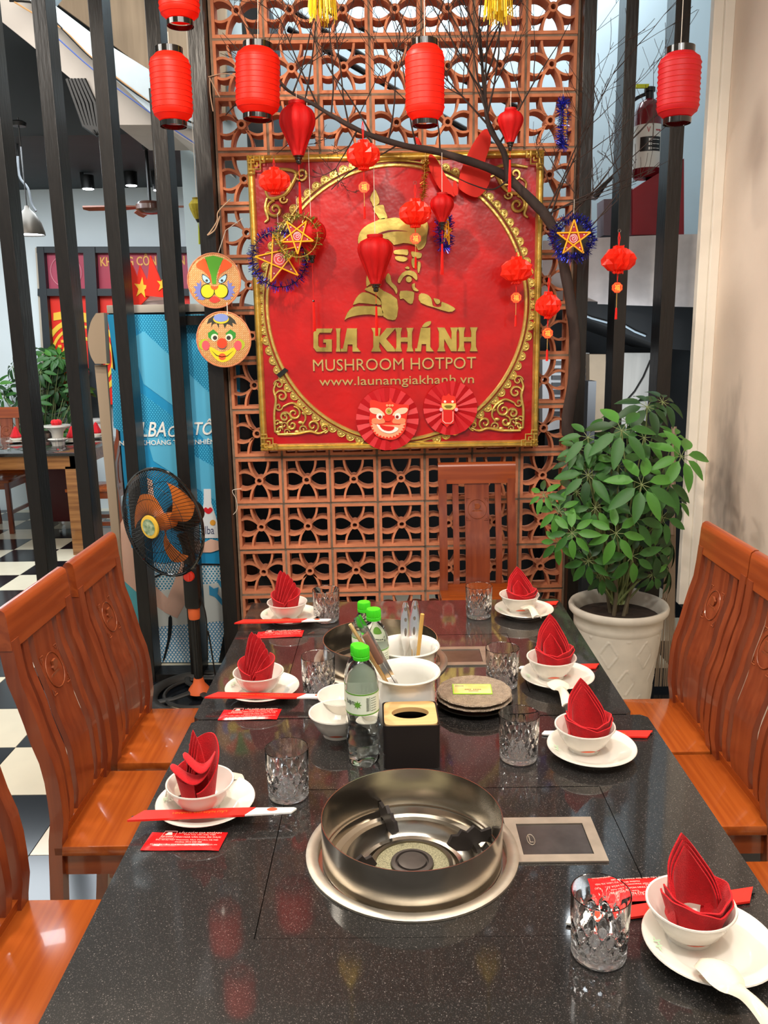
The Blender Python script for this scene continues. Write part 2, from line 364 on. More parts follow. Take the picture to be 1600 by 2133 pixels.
# right wall and its trims
wr = G().box(1.368, 1.55, -.8, 3.62, 0, 3.5)
def scuff(m):
    nt = m.node_tree; b = nt.nodes['Principled BSDF']; old = b.inputs['Base Color'].links[0].from_socket; tc = nt.nodes.new('ShaderNodeTexCoord'); res = None
    mp = nt.nodes.new('ShaderNodeMapping'); mp.inputs['Location'].default_value = (0, -3.36/.26*1, -.92/.55); mp.inputs['Scale'].default_value = (0, 1/.26, 1/.55); nt.links.new(tc.outputs['Object'], mp.inputs[0])
    ln = nt.nodes.new('ShaderNodeVectorMath'); ln.operation = 'LENGTH'; nt.links.new(mp.outputs[0], ln.inputs[0])
    n_ = nt.nodes.new('ShaderNodeTexNoise'); n_.inputs['Scale'].default_value = 7; n_.inputs['Detail'].default_value = 6; m2 = nt.nodes.new('ShaderNodeMapping'); m2.inputs['Scale'].default_value = (1, 1.6, .7); nt.links.new(tc.outputs['Object'], m2.inputs[0]); nt.links.new(m2.outputs[0], n_.inputs['Vector'])
    a = nt.nodes.new('ShaderNodeMath'); a.operation = 'SUBTRACT'; a.inputs[0].default_value = 1.0; nt.links.new(ln.outputs['Value'], a.inputs[1])
    c = nt.nodes.new('ShaderNodeMath'); c.operation = 'ADD'; nt.links.new(n_.outputs['Fac'], c.inputs[0]); nt.links.new(a.outputs[0], c.inputs[1])
    r_ = nt.nodes.new('ShaderNodeMapRange'); r_.inputs['From Min'].default_value = .75; r_.inputs['From Max'].default_value = 1.45; r_.inputs['To Max'].default_value = .75; nt.links.new(c.outputs[0], r_.inputs['Value'])
    mx = nt.nodes.new('ShaderNodeMix'); mx.data_type = 'RGBA'; mx.inputs[7].default_value = S('#6E6660'); nt.links.new(old, mx.inputs[6]); nt.links.new(r_.outputs[0], mx.inputs[0]); nt.links.new(mx.outputs[2], b.inputs['Base Color'])
scuff(BEIGE)
struct('wall_right', wr, BEIGE, 'plain beige plaster wall with grey scuffs')
struct('trim_9', G().box(1.330, 1.368, 3.585, 3.625, .28, 3.5, .003).box(1.29, 1.330, 3.60, 3.64, .33, 3.5, .003), CREAM, 'cream corner strips down the end of the beige wall')
# breeze-block screen
PB = .213
def block_mesh():
    g = G(); h = .1015; t = .0125; y0, y1 = 0, .085
    g.box(-h, h, y0, y1, h-t, h).box(-h, h, y0, y1, -h, -h+t).box(-h, -h+t, y0, y1, -h+t, h-t).box(h-t, h, y0, y1, -h+t, h-t)
    o = circ(0, 0, .0195, 16); n_ = circ(0, 0, .0105, 16)
    vs = [(x, y0+.004, z) for x, z in o]+[(x, y0+.004, z) for x, z in n_]+[(x, y1, z) for x, z in o]+[(x, y1, z) for x, z in n_]; fs = []
    for i in range(16):
        j = (i+1) % 16; fs += [(i, 16+i, 16+j, j), (i, j, 32+j, 32+i), (16+i, 48+i, 48+j, 16+j), (32+i, 32+j, 48+j, 48+i)]
    g.add(vs, fs)
    L = h-t+.001
    for k in range(4):
        for sg in (-1, 1):
            vt = k % 2 == 0; p0 = Vector((.012*sg, .012)); p3 = Vector(((.043 if vt else .034)*sg, L)); p1 = Vector((.028*sg, .026)); p2 = Vector(((.0425 if vt else .051)*sg, .058))
            w = .0048; a = []; b = []
            for i in range(8):
                t_ = i/7; c = p0*(1-t_)**3+3*p1*t_*(1-t_)**2+3*p2*t_*t_*(1-t_)+p3*t_**3
                d = (3*(p1-p0)*(1-t_)**2+6*(p2-p1)*t_*(1-t_)+3*(p3-p2)*t_*t_).normalized(); nn = Vector((d.y, -d.x))*w
                a.append(c+nn); b.append(c-nn)
            poly = a+b[::-1]; q = [0, 1, 0, -1][k], [1, 0, -1, 0][k]
            poly = [(p.x*q[1]+p.y*q[0], -p.x*q[0]+p.y*q[1]) for p in poly]
            g.prism(poly, y0+.006, y1-.004)
    return g
wb = thing('wall_breeze', 'terracotta breeze block screen', 'wall', (-.7003, WY, 0), WA)
for k_ in ('label', 'category'): del wb[k_]
wb; wb['kind'] = 'structure'; wb['label'] = 'terracotta breeze block screen between the posts'
bmm = block_mesh().mesh(TERRA, 30)
Z0 = CZ-.786+1.9614
mg = G(); nrows = 0
lines = [Z0+PB*i for i in range(3, -15, -1)]
lines = [z for z in lines if z > -.3]
for z in lines: mg.box(0, 7*PB, .004, .081, z-.0055 if z > 0 else 0, z+.0055)
for i in range(8): mg.box(i*PB-.0055, i*PB+.0055, .004, .081, 0, lines[0])
mg.build('mortar', MORT, wb, 0)
for z in lines[1:]:
    if z+PB < .25: continue
    for i in range(7):
        o = link('breeze_block', bmm, wb, loc=((i+.5)*PB+R.uniform(-.001, .001), R.uniform(-.002, .004), z+PB/2))
        o.rotation_euler = (0, R.choice((0, PI/2, PI)), 0) if 0 else (0, R.uniform(-.006, .006), 0)
G().box(0, 7*PB, .002, .083, 0, .24).build('footing', MORT, wb, 0)
# black posts either side
PX = [-1.594, -1.372, -1.152, -.931]
n = 1
for x in PX:
    struct('trim_%d' % n, G().box(x, x+.055, 3.575, 3.69, 0, 3.45, .002), BLACKW, 'black timber post of the left screen'); n += 1
struct('trim_5', G().box(-.775, -.709, 3.60, 3.75, 0, 3.45, .002), BLACKW, 'black timber post at the left end of the breeze blocks')
struct('trim_6', G().box(.795, .845, 3.645, 3.76, 0, 3.45, .002), BLACKW, 'black timber post at the right end of the breeze blocks')
struct('trim_7', G().box(.960, 1.010, 3.645, 3.76, 0, 3.45, .002), BLACKW, 'black timber post behind the potted shrub')
struct('trim_8', G().box(1.155, 1.215, 3.645, 3.76, 0, 3.45, .002), BLACKW, 'black timber post nearest the beige wall')
struct('trim_10', G().box(-1.70, -.70, 3.58, 3.69, .0, .035), BLACKW, 'black sill under the left posts')
struct('trim_11', G().box(-.97, -.92, 3.70, 3.76, 1.62, 2.55).box(-.93, -.70, 3.72, 3.77, 1.60, 1.64), BLACKW, 'black rail behind the left posts')
struct('trim_12', G().box(.99, 1.03, 4.2, 4.3, 0, 1.3), mat('dark_pipe', '#3A3B3D', .6), 'dark upright beyond the right posts')

# space behind the screen: pale stairwell
def quadwall(name, pts, Y, m, th=.05, label=None):
    return struct(name, G().prism([(p.x, p.z) for p in pts], Y, Y+th), m, label)
struct('wall_back', G().box(-1.25, 2.3, 5.4, 5.5, 1.2, 4.3), COOLWALL, 'pale blue wall of the stairwell')
struct('wall_left', G().box(-4.7, -4.6, -.8, 8.2, 0, 3.5), WHITEWALL, 'white wall at far left')
struct('wall_right', G().box(2.3, 2.4, 3.6, 5.5, 0, 4.3), COOLWALL)
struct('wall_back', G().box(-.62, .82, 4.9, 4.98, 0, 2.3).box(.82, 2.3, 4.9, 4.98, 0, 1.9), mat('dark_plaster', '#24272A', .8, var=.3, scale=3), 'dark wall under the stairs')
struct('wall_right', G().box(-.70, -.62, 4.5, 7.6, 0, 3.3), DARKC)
# stair flight at upper left
g = G().prism([(p.x, p.z) for p in (at(150, -60, Y=4.6), at(100, 0, Y=4.6), at(205, 80, Y=4.6), at(440, 225, Y=4.6), at(440, 275, Y=4.6), at(320, 240, Y=4.6), at(30, -30, Y=4.6))], 4.6, 4.7)
g2 = G().prism([(p.x, p.z) for p in (at(30, -40, Y=4.7), at(320, 236, Y=4.7), at(450, 290, Y=4.7), at(450, 330, Y=4.7), at(340, 262, Y=4.7), at(245, 262, Y=4.7), at(200, 208, Y=4.7), at(60, 90, Y=4.7), at(-40, 10, Y=4.7), at(-40, -40, Y=4.7))], 4.68, 5.3)
st = thing('staircase', 'white plastered staircase underside rising to the left behind the posts', 'stairs')
g.build('stringer', mat('stair_blue_white', '#BFD0DA', .7, var=.1, scale=5), st, 0); g2.build('soffit', mat('stair_grey', '#BDB6AF', .8, var=.08, scale=4), st, 0)
struct('wall_back', G().prism([(p.x, p.z) for p in (at(95, -150, Y=5.31), at(95, -10, Y=5.31), at(205, 70, Y=5.31), at(330, 165, Y=5.31), at(470, 250, Y=5.31), at(470, -150, Y=5.31))], 5.31, 5.36), mat('tan_wall', '#B8A38A', .85, var=.25, scale=3, stretch=(5, 1, .3)), 'tan streaked wall above the stairs')
def wires(name, lab, pts, mt, r, cat='cable', Y=4.58):
    P_ = [at(x, y, Y=Y) for x, y in pts]
    return tag(G().tube(smoothp([tuple(p) for p in P_], 4, False), r, 6).build(name, mt), lab, cat)
wires('cable', 'blue cable running down along the stair stringer', [(115, 75), (200, 150), (320, 240), (430, 315)], P('#4A62A8'), .004)
wires('cable', 'black cable pinned along the edge of the stair stringer', [(20, 2), (75, 8), (115, 45), (200, 130), (315, 215), (430, 268)], BLACK, .005)
wires('cable', 'tan cable running beside the black one on the stairs', [(30, 4), (70, 28), (130, 60), (200, 128), (312, 213)], P('#B48A5A'), .0045)
g = G()
for k in range(6): g.tube([tuple(at(140+k*7, 165, Y=4.66)), tuple(at(158+k*8, 215, Y=4.66)), tuple(at(175+k*6, 262, Y=4.66)), tuple(at(205, 282, Y=4.66))], .012, 6)
tag(g.build('cable_bundle', BLACK), 'thick bundle of black cables hanging below the stairs', 'cable')
# rails behind the lattice
for k, (a, b) in enumerate((((600, 60), (1075, 330)), ((680, 20), (1100, 235)), ((560, -10), (760, 120)))):
    tag(G().tube([tuple(at(*a, Y=4.9)), tuple(at(*b, Y=4.9))], .016, 10).build('stair_rail', BLACK), ['lower', 'upper', 'topmost short'][k]+' black stair rail slanting behind the breeze blocks', 'railing', 'stair rails behind the screen')

def px(pts, Y): return [(p.x, p.z) for p in (at(x, y, Y=Y) for x, y in pts)]
# ---------------- right bay: curved stair side, box and extinguisher ----------------
def arcband(x0, x1, ya, yb, zt0, zt1, zb0, zb1, t=.06, n=14, bulge=.35):
    g = G()
    def f(u, v):
        x = x0+(x1-x0)*u; y = ya+(yb-ya)*u - bulge*math.sin(PI*u*.5+.2)
        zt = zt0+(zt1-zt0)*u; zb = zb0+(zb1-zb0)*(1-(1-u)**1.6); return (x, y, zt+(zb-zt)*v)
    return g.sheet(f, n, 2, t)
sd = thing('curved_stair', 'curved grey plaster stair side sweeping behind the right posts', 'stairs')
zt = at(1280, 493, Y=4.3).z
arcband(.82, 1.75, 4.55, 4.5, zt, zt-.02, at(1200, 625, Y=4.3).z, at(1420, 645, Y=4.3).z).build('stair_side', STUCCO, sd)
zs = at(1200, 622, Y=4.2).z
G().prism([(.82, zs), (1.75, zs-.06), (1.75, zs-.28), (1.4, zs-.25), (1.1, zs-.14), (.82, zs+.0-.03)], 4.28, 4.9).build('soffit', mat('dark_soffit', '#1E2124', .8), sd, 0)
tag(G().prism(px([(1200, 405), (1232, 405), (1232, 520), (1200, 520)], 4.7), 4.7, 4.78).prism(px([(1198, 398), (1247, 405), (1244, 415), (1198, 410)], 4.68), 4.66, 4.72).build('newel_post', STUCCO), 'short beige newel post with a grey cap on the stair side', 'post')
tag(G().prism(px([(1258, 415), (1310, 412), (1310, 490), (1258, 490)], 4.7), 4.7, 4.85).build('plaster_block', mat('mauve_plaster', '#8F7F84', .8)), 'mauve grey block on the stair ledge beside the red box', 'block')
bx = thing('red_box', 'dark red equipment box under the fire extinguisher', 'box')
RBOX = mat('dark_red_paint', '#8E1220', .45, var=.2, scale=4)
G().prism(px([(1318, 395), (1365, 365), (1425, 330), (1425, 489), (1318, 489)], 4.24), 4.24, 4.5).build('body', RBOX, bx, 0)
G().prism(px([(1310, 395), (1318, 392), (1318, 490), (1312, 490)], 4.26), 4.26, 4.4).build('edge', P('#6E4A52'), bx, 0)
# extinguisher
eb = at(1345, 378, Y=4.33); ex = thing('fire_extinguisher', 'dark red fire extinguisher with a white label on the red box', 'extinguisher', (eb.x, 4.33, eb.z+.012))
eh = at(1345, 212, Y=4.33).z-eb.z; er = .066
G().lathe([(er-.01, 0), (er, .012), (er, eh-.06), (er*.8, eh-.022), (er*.4, eh-.004), (er*.3, eh)], 28).build('tank', mat('extinguisher_red', '#6A0E1A', .25, coat=.4), ex)
G().lathe([(er+.001, eh*.12), (er+.001, eh*.66)], 28, cap=False).build('label_band', P('#D8D6CE'), ex)
g = G()
def onr(a0, a1, z0, z1, r): 
    return lambda a, b: (r*math.sin(a0+(a1-a0)*a), -r*math.cos(a0+(a1-a0)*a), z0+(z1-z0)*b)
g.sheet(lambda u, v: onr(-.8, .75, eh*.32, eh*.50, er+.002)(u, v), 8, 1); g.build('instructions_panel', BLACK, ex)
g = G(); text_fn(g, 'V', onr(-.35, -.1, eh*.55, eh*.62, er+.0025)); bars(g, onr(.3, .7, eh*.57, eh*.59, er+.0025), [(0, .2, 0, 1), (.3, .5, 0, 1), (.6, 1, 0, 1)]); g.build('lettering', P('#B02030'), ex, 0)
g = G()
for k in range(3): bars(g, onr(-.2, .65, eh*(.335+.055*k), eh*(.335+.055*k)+.012, er+.003), [(0, .14, 0, 1), (.2, .26, 0, 1), (.32, .6, .4, .6), (.64, .95, .4, .6)])
g.build('lettering', P('#E8E6E0'), ex, 0)
G().lathe([(.018, eh-.004), (.018, eh+.03), (.026, eh+.032), (.026, eh+.05), (.012, eh+.055)], 16).build('valve', BLACK, ex)
G().box(-.012, .012, -.10, .03, eh+.05, eh+.062, .003).xf(Matrix.Rotation(-.35, 4, 'Y')).build('handle', BLACK, ex)
G().box(-.07, -.01, -.02, -.005, eh+.045, eh+.062).build('pull_tag', P('#D6DE2A'), ex)
G().tube(smoothp([(0, .0, eh+.03), (-.09, .0, eh-.02), (-.1, -.02, eh-.15), (-.14, -.03, .05), (-.2, -.02, -.02)], 5, False), .009, 8).build('hose', BLACK, ex)
G().tube([(-.2, -.02, -.02), (-.25, -.02, -.08)], [.012, .018], 10).build('nozzle', BLACK, ex)
# lower bay: panels and louvred cabinet
lc = thing('louvred_cabinet', 'white louvred cabinet low behind the breeze blocks and posts', 'cabinet')
G().box(px([(1140, 880)], 4.6)[0][0], px([(1225, 880)], 4.6)[0][0], 4.66, 4.76, 0, px([(1225, 890)], 4.6)[0][1]).build('stand', BLACK, lc, 0)
G().prism(px([(1130, 735), (1228, 735), (1228, 880), (1130, 900)], 4.6), 4.6, 4.7).build('body', P('#C9CCCF'), lc, 0)
for r_ in range(8):
    for c_ in range(2):
        y = 752+r_*15; x = 1150+c_*52
        G().prism(px([(x, y), (x+28, y), (x+28, y+9), (x, y+9)], 4.59), 4.585, 4.60).build('louvre', P('#3C3E42'), lc, 0)
tag(G().prism(px([(1228, 738), (1262, 738), (1262, 900), (1228, 900)], 4.5), 4.5, 4.62).build('panel', mat('tan_panel', '#B5A188', .7, var=.2, scale=4)), 'tan panel right of the white louvred cabinet', 'panel')
tag(G().prism(px([(1290, 735), (1360, 735), (1352, 900), (1290, 900)], 4.5), 4.5, 4.62).build('panel', mat('grey_panel', '#B9B7B2', .7, var=.2, scale=3, stretch=(6, 1, .4))), 'grey streaked panel between the two right posts', 'panel')
tag(G().tube([tuple(at(x, y, Y=4.49)) for x, y in ((1355, 750), (1340, 785), (1322, 815), (1300, 840))], .005, 6).build('cable', BLACK), 'thin black cable hanging against the grey panel', 'cable')
g = G()
for a, b in (((1200, 650), (1265, 672)), ((1300, 678), (1345, 700))): g.tube([tuple(at(*a, Y=4.268)), tuple(at((a[0]+b[0])/2, (a[1]+b[1])/2+2, Y=4.268)), tuple(at(*b, Y=4.268))], .005, 6)
tag(g.build('cable', P('#9FB0BC')), 'pale cable draped under the curved stair side', 'cable')

# ---------------- side room at left ----------------
YB = 7.59
def prm(name, pts, Y, m, parent=None, t=.03, smooth=0, **k): return G().prism(px(pts, Y), Y-t, Y).build(name, m, parent, smooth, **k)
wn = bpy.data.objects.new('window_1', None); C.objects.link(wn); wn['kind'] = 'structure'; wn['label'] = 'black framed shopfront with red printed panels'
FR = mat('black_frame', '#20262A', .5)
prm('red_poster', [(95, 528), (180, 528), (180, 602), (98, 602)], YB-.02, mat('poster_pink_red', '#A82238', .5, col2='#B04A62', scale=1.5), wn)
prm('red_poster', [(200, 528), (480, 528), (480, 602), (200, 602)], YB-.02, mat('poster_pink_red', '#A82238', .5), wn)
prm('red_poster', [(100, 616), (190, 616), (205, 842), (120, 842)], YB-.02, mat('poster_red', '#E0230C', .5), wn)
prm('red_poster', [(200, 616), (480, 616), (480, 842), (200, 842)], YB-.02, mat('poster_red', '#E0230C', .5), wn)
for kk, a in enumerate(([(82, 515), (480, 515), (480, 528), (82, 528)], [(84, 602), (480, 602), (480, 617), (84, 617)], [(82, 516), (96, 516), (120, 845), (104, 845)], [(178, 516), (202, 516), (222, 900), (196, 900)], [(106, 842), (230, 842), (230, 856), (106, 856)],
          [(330, 516), (340, 516), (345, 640), (335, 640)])): prm('frame_bar', a, YB-.05-.004*kk, FR, wn, .06)
prm('frame_edge', [(78, 517), (84, 517), (108, 860), (98, 860)], YB-.04, P('#B7AA98'), wn, .05)
g = G()
c_ = at(172, 745, Y=YB-.06)
for r_, w_ in ((.33, .02), (.27, .012), (.17, .015)): g.tube([(c_.x+r_*math.cos(2*PI*i/40), YB-.056, c_.z+r_*math.sin(2*PI*i/40)) for i in range(40)], w_, 4, closed=True, flat=.2)
for i in range(26):
    a = 2*PI*i/26; g.box(c_.x+.22*math.cos(a)-.015, c_.x+.22*math.cos(a)+.015, YB-.058, YB-.05, c_.z+.22*math.sin(a)-.012, c_.z+.22*math.sin(a)+.012)
g.prism(px([(112, 652), (150, 645), (190, 655), (190, 668), (150, 662), (112, 668)], YB-.05), YB-.056, YB-.05)
g.prism(px([(182, 660), (197, 640), (198, 712), (186, 700)], YB-.05), YB-.056, YB-.05).prism(px([(120, 765), (140, 748), (142, 756), (126, 772)], YB-.05), YB-.056, YB-.05)
g.build('drum_print', mat('poster_gold', '#F0BE3A', .5), wn)
g = G()
a = at(210, 555, Y=YB-.05); b = at(430, 530, Y=YB-.05); text_xz(g, 'KHÔNG CỒN - CỒN DÂY', a.x, b.x, a.z, a.z+.12, YB-.05, .004, .02); g.build('lettering', mat('poster_text', '#E2A24A', .5), wn, 0)
g = G(); c_ = at(137, 566, Y=YB-.06)
g.tube([(c_.x+.135*math.cos(2*PI*i/32), YB-.056, c_.z+.135*math.sin(2*PI*i/32)) for i in range(32)], .005, 4, closed=True); g.build('circle_print', P('#E08A98'), wn)

# pendant lamp, track spots, ceiling fan
c_ = at(62, 490, Y=5.3); lp = thing('pendant_lamp', 'dark metal dome pendant lamp at far left with a glowing opening', 'lamp', (c_.x, 5.3, c_.z))
G().lathe([(.092, 0), (.09, .02), (.075, .07), (.045, .125), (.018, .15), (.012, .17), (.010, .17), (.016, .146), (.04, .118), (.07, .066), (.086, .015), (.088, .002)], 28, cap=False).build('shade', mat('lamp_bronze', '#4A453E', .35, metal=.4), lp)
G().lathe([(.0, .008), (.085, .008), (.085, .014), (0, .014)], 24).build('bulb', mat('lamp_glow', '#E8F2FF', .5, emit=14), lp)
G().tube([(0, 0, .16), (0, 0, 2.84-c_.z)], .004, 6).build('cord', BLACK, lp); G().lathe([(.04, 0), (.045, .02), (.03, .03)], 16, (0, 0, 2.79-c_.z)).build('canopy', BLACK, lp)
lt = G().tube(smoothp([tuple(at(x, y, Y=5.7)) for x, y in ((36, 300), (40, 365), (58, 392), (66, 425), (75, 440))], 4, False), .008, 8).build('hanging_arm', P('#3A3E42'))
tag(lt, 'grey and black bent arm hanging behind the pendant lamp', 'bracket')
G_E = mat('spot_glow', '#F2F8FF', .5, emit=18)
for k, (x, y, on, lab) in enumerate(((183, 385, 1, 'black track spotlight lit, left of the two below the dark ceiling'), (273, 378, 1, 'black track spotlight lit, right of the two, nearer the ceiling fan'), (256, 292, 1, 'recessed bright ceiling light between the second and third posts'), (92, 292, 1, 'small bright ceiling light behind the second post'), (331, 388, 0, 'small black track spotlight beside the fan rod'))):
    Y = 6.9 if k in (0, 1, 4) else 5.9
    c_ = at(x, y, Y=Y); t = thing('track_spotlight', lab, 'spotlight', (c_.x, Y, c_.z), group='ceiling spotlights in the side room')
    if k in (0, 1, 4):
        G().lathe([(.05, -.03), (.05, .07), (.0, .075)], 18).build('housing', BLACK, t); G().lathe([(0, -.033), (.042, -.033), (.042, -.02), (0, -.02)], 16).build('lamp_face', G_E, t)
        G().box(-.05, -.03, -.02, .02, .0, 2.82-c_.z).build('bracket', BLACK, t)
    else:
        G().lathe([(0, -.01), (.045, -.01), (.05, .0), (.0, .02)], 18).build('lamp_face', G_E, t); G().lathe([(.05, .0), (.055, .03), (.02, max(.05, 2.83-c_.z))], 18).build('housing', BLACK, t)
c_ = at(313, 432, Y=5.9); cf = thing('ceiling_fan', 'brown three-blade ceiling fan hanging on a black rod', 'fan', (c_.x, 5.9, c_.z))
FB = mat('fan_brown', '#4A2B20', .3, coat=.4)
G().lathe([(.0, -.045), (.06, -.04), (.095, -.015), (.095, .015), (.07, .035), (0, .045)], 24).build('motor', FB, cf)
G().tube([(0, 0, .04), (0, 0, .42)], .011, 8).build('rod', BLACK, cf); G().lathe([(.02, .36), (.035, .42), (.055, .5), (.05, .52), (.03, 2.83-c_.z)], 16).build('canopy', BLACK, cf)
for k, a in enumerate((.02, 2.1, 3.2)):
    g = G().prismz([(.08, -.02), (.18, -.045), (.42, -.055), (.45, -.02), (.44, .03), (.2, .04), (.08, .02)], -.004, .006)
    g.xf(Matrix.Rotation(a, 4, 'Z') @ Matrix.Rotation([.1, .5, .15][k], 4, 'X') @ Matrix.Scale([1, .8, 1][k], 4)).build('blade', mat('fan_blade', '#6E3A26', .35), cf)
# small yellow lantern
c_ = at(411, 435, Y=4.4); yl = thing('yellow_silk_lantern', 'small yellow silk lantern with green tassel hanging left of the masks', 'lantern', (c_.x, 4.4, c_.z))
YS = mat('yellow_silk', '#A89A1E', .6, var=.3, scale=30)
G().lathe([(.012, -.05), (.02, -.04), (.038, 0), (.042, .02), (.03, .035), (.02, .045)], 12).build('silk_body', YS, yl, 10)
G().lathe([(.022, .045), (.024, .052), (.0, .053)], 12).build('cap', mat('yel_cap', '#8C7C20', .4), yl); G().lathe([(.005, -.065), (.013, -.05)], 10).build('bottom_cap', BLACK, yl)
G().tube([(0, 0, .05), (0, 0, 3.31-c_.z)], .0015, 5).build('cord', CORDW, yl); G().tube([(0, 0, -.06), (.002, 0, -.10), (0, 0, -.17)], [.0015, .004, .005], 6).build('tassel', mat('lime_tassel', '#A9B622', .6), yl)

# cooler
YC = 3.80
cl = thing('drinks_cooler', 'tall upright drinks cooler wrapped in a blue cartoon advertisement', 'cooler')
q = lambda x, y, Y=YC: at(x, y, Y=Y)
xl = q(297, 1376).x; xr = -.64; zt = q(223, 653).z
CB = mat('cooler_dark', '#15171A', .4); CBG = mat('cooler_beige', '#A8957F', .5)
G().box(xl-.03, xr, YC+.01, YC+.6, .06, zt+.02, .006).build('body', CB, cl); G().box(xl-.03, xr, YC-.003, YC+.6, zt, zt+.035, .003).build('top_panel', P('#A9A49C'), cl)
g = G()
for a in (xl+.02, xr-.06):
    for b in (YC+.05, YC+.5): g.lathe([(.015, 0), (.022, .015), (.015, .065)], 10, (a, b, 0))
g.build('feet', BLACK, cl)
prm('door_frame', [(200, 760), (224, 760), (262, 1240), (248, 1240)], YC, CBG, cl, .02); prm('top_cap', [(224, 652)]+smoothp([(208, 653), (197, 672), (191, 705), (196, 738), (206, 757)], 4, False)+[(230, 757)], YC, CBG, cl, .05)
PL = lambda k: YC-.001-.0009*k
AK = [0]
def art(name, pts, col, k, sm=0):
    AK[0] += 1; k += AK[0]*.02
    if sm: pts = smoothp(pts, 4)
    return G().prism(px(pts, YC), PL(k)-.0008, PL(k)+.0001).build(name, P(col) if isinstance(col, str) else col, cl, 0)
L = lambda f, *a: None
art('printed_wrap', [(223, 655), (500, 655), (500, 1379), (297, 1379), (256, 975), (240, 760)], '#1E93C9', 0)
DB = dots('dots_blue_pale', '#1783B4', '#4CB6DD', .0125, .3); DW = dots('dots_white_on_blue', '#3E8FBE', '#E6EEF0', .0165, .34); DD = dots('dots_blue_on_white', '#D9E4E8', '#3E8FB4', .0165, .3); SK = dots('dots_skin', '#F0CDB8', '#D9907A', .0052, .25)
for a in ([(262, 655), (420, 655), (460, 830), (390, 790), (290, 690)], [(232, 765), (262, 790), (262, 905), (237, 890)], [(270, 800), (345, 855), (470, 960), (472, 1010), (380, 940), (285, 900)], [(385, 700), (470, 800), (470, 880), (385, 780)], [(400, 1020), (480, 1040), (482, 1160), (405, 1120)]): art('dotted_band', a, DB, 1)
for a in ([(283, 700), (300, 690), (470, 850), (470, 925), (300, 800), (288, 760)], [(385, 840), (470, 945), (470, 965), (385, 870)], [(300, 890), (478, 990), (478, 1060), (320, 960)]): art('light_band', a, '#58B5DC', 2)
art('table_print', [(248, 1170), (490, 1175), (490, 1379), (297, 1379)], DW, 2); art('table_print', [(400, 1172), (492, 1175), (492, 1300), (320, 1265), (315, 1200)], DD, 3)
art('paper_print', [(300, 1235), (490, 1208), (490, 1290), (330, 1305)], '#D9DDD8', 4)
art('teal_sleeve', [(255, 1205), (286, 1232), (297, 1379), (262, 1379)], '#5FB9C6', 5)
art('arm_print', [(252, 1090), (262, 1070), (275, 1140), (300, 1160), (320, 1215), (350, 1245), (375, 1180), (385, 1140), (420, 1130), (400, 1200), (390, 1250), (370, 1287), (345, 1275), (310, 1250), (285, 1232), (255, 1205)], SK, 6)
art('arm_print', [(300, 990), (318, 1000), (330, 1110), (312, 1130), (298, 1100)], SK, 6)
art('hand_print', [(415, 1135), (440, 1122), (462, 1128), (470, 1112), (476, 1115), (474, 1128), (462, 1143), (440, 1150), (418, 1150)], SK, 6)
art('bottle_print', [(425, 1018), (440, 1018), (441, 1048), (450, 1075), (455, 1095), (455, 1120), (420, 1120), (418, 1095), (421, 1070), (425, 1048)], '#E3E8EC', 5)
art('lips_print', [(425, 1062), (429, 1056), (434, 1059), (439, 1056), (444, 1062), (435, 1070)], '#D81F2C', 7, 1); art('disc_print', circ(444, 1088, 6, 14), '#E9A53A', 7)
g = G(); a = q(421, 1112); b = q(446, 1095); text_xz(g, 'alba', a.x, b.x, a.z, b.z, PL(7)); g.build('lettering', P('#3A3F66'), cl, 0)
art('fork_print', [(436, 1218), (446, 1225), (456, 1222), (454, 1236), (488, 1278), (484, 1284), (448, 1242), (437, 1238)], '#3E9CCB', 7); art('knife_print', [(450, 1205), (462, 1210), (488, 1236), (488, 1250), (470, 1238)], '#3E9CCB', 7)
art('gap_print', [(470, 1300), (478, 1302), (486, 1379), (456, 1379)], '#101418', 7); art('line_print', smoothp([(352, 1285), (359, 1285), (358, 1320), (345, 1370), (340, 1374), (350, 1330)], 2), '#101418', 7)
art('line_print', [(320, 1200), (346, 1190), (346, 1193), (320, 1204)], '#101418', 7); art('line_print', [(400, 1172), (492, 1174), (492, 1177), (400, 1176)], '#101418', 7)
for t_, x0, y0, x1, y1, sh in (('ALBA', 270, 910, 345, 878, .3), ('CỦA', 352, 910, 400, 878, .3), ('TÔI', 407, 906, 454, 871, .3), ('NƯỚC KHOÁNG THIÊN NHIÊN', 250, 921, 448, 911, 0)):
    g = G(); a = q(x0, y0); b = q(x1, y1); text_xz(g, t_, a.x, b.x, min(a.z, b.z-.03), b.z, PL(8), .0006, .012, sh); g.build('lettering', P('#F2F4F0'), cl, 0)
art('mark_print', [(461, 897), (464, 897), (466, 921), (462, 921)], '#F2F4F0', 8)
art('lower_black', [(246, 960), (500, 958), (500, 975), (250, 978)], '#15171A', 0) if 0 else None
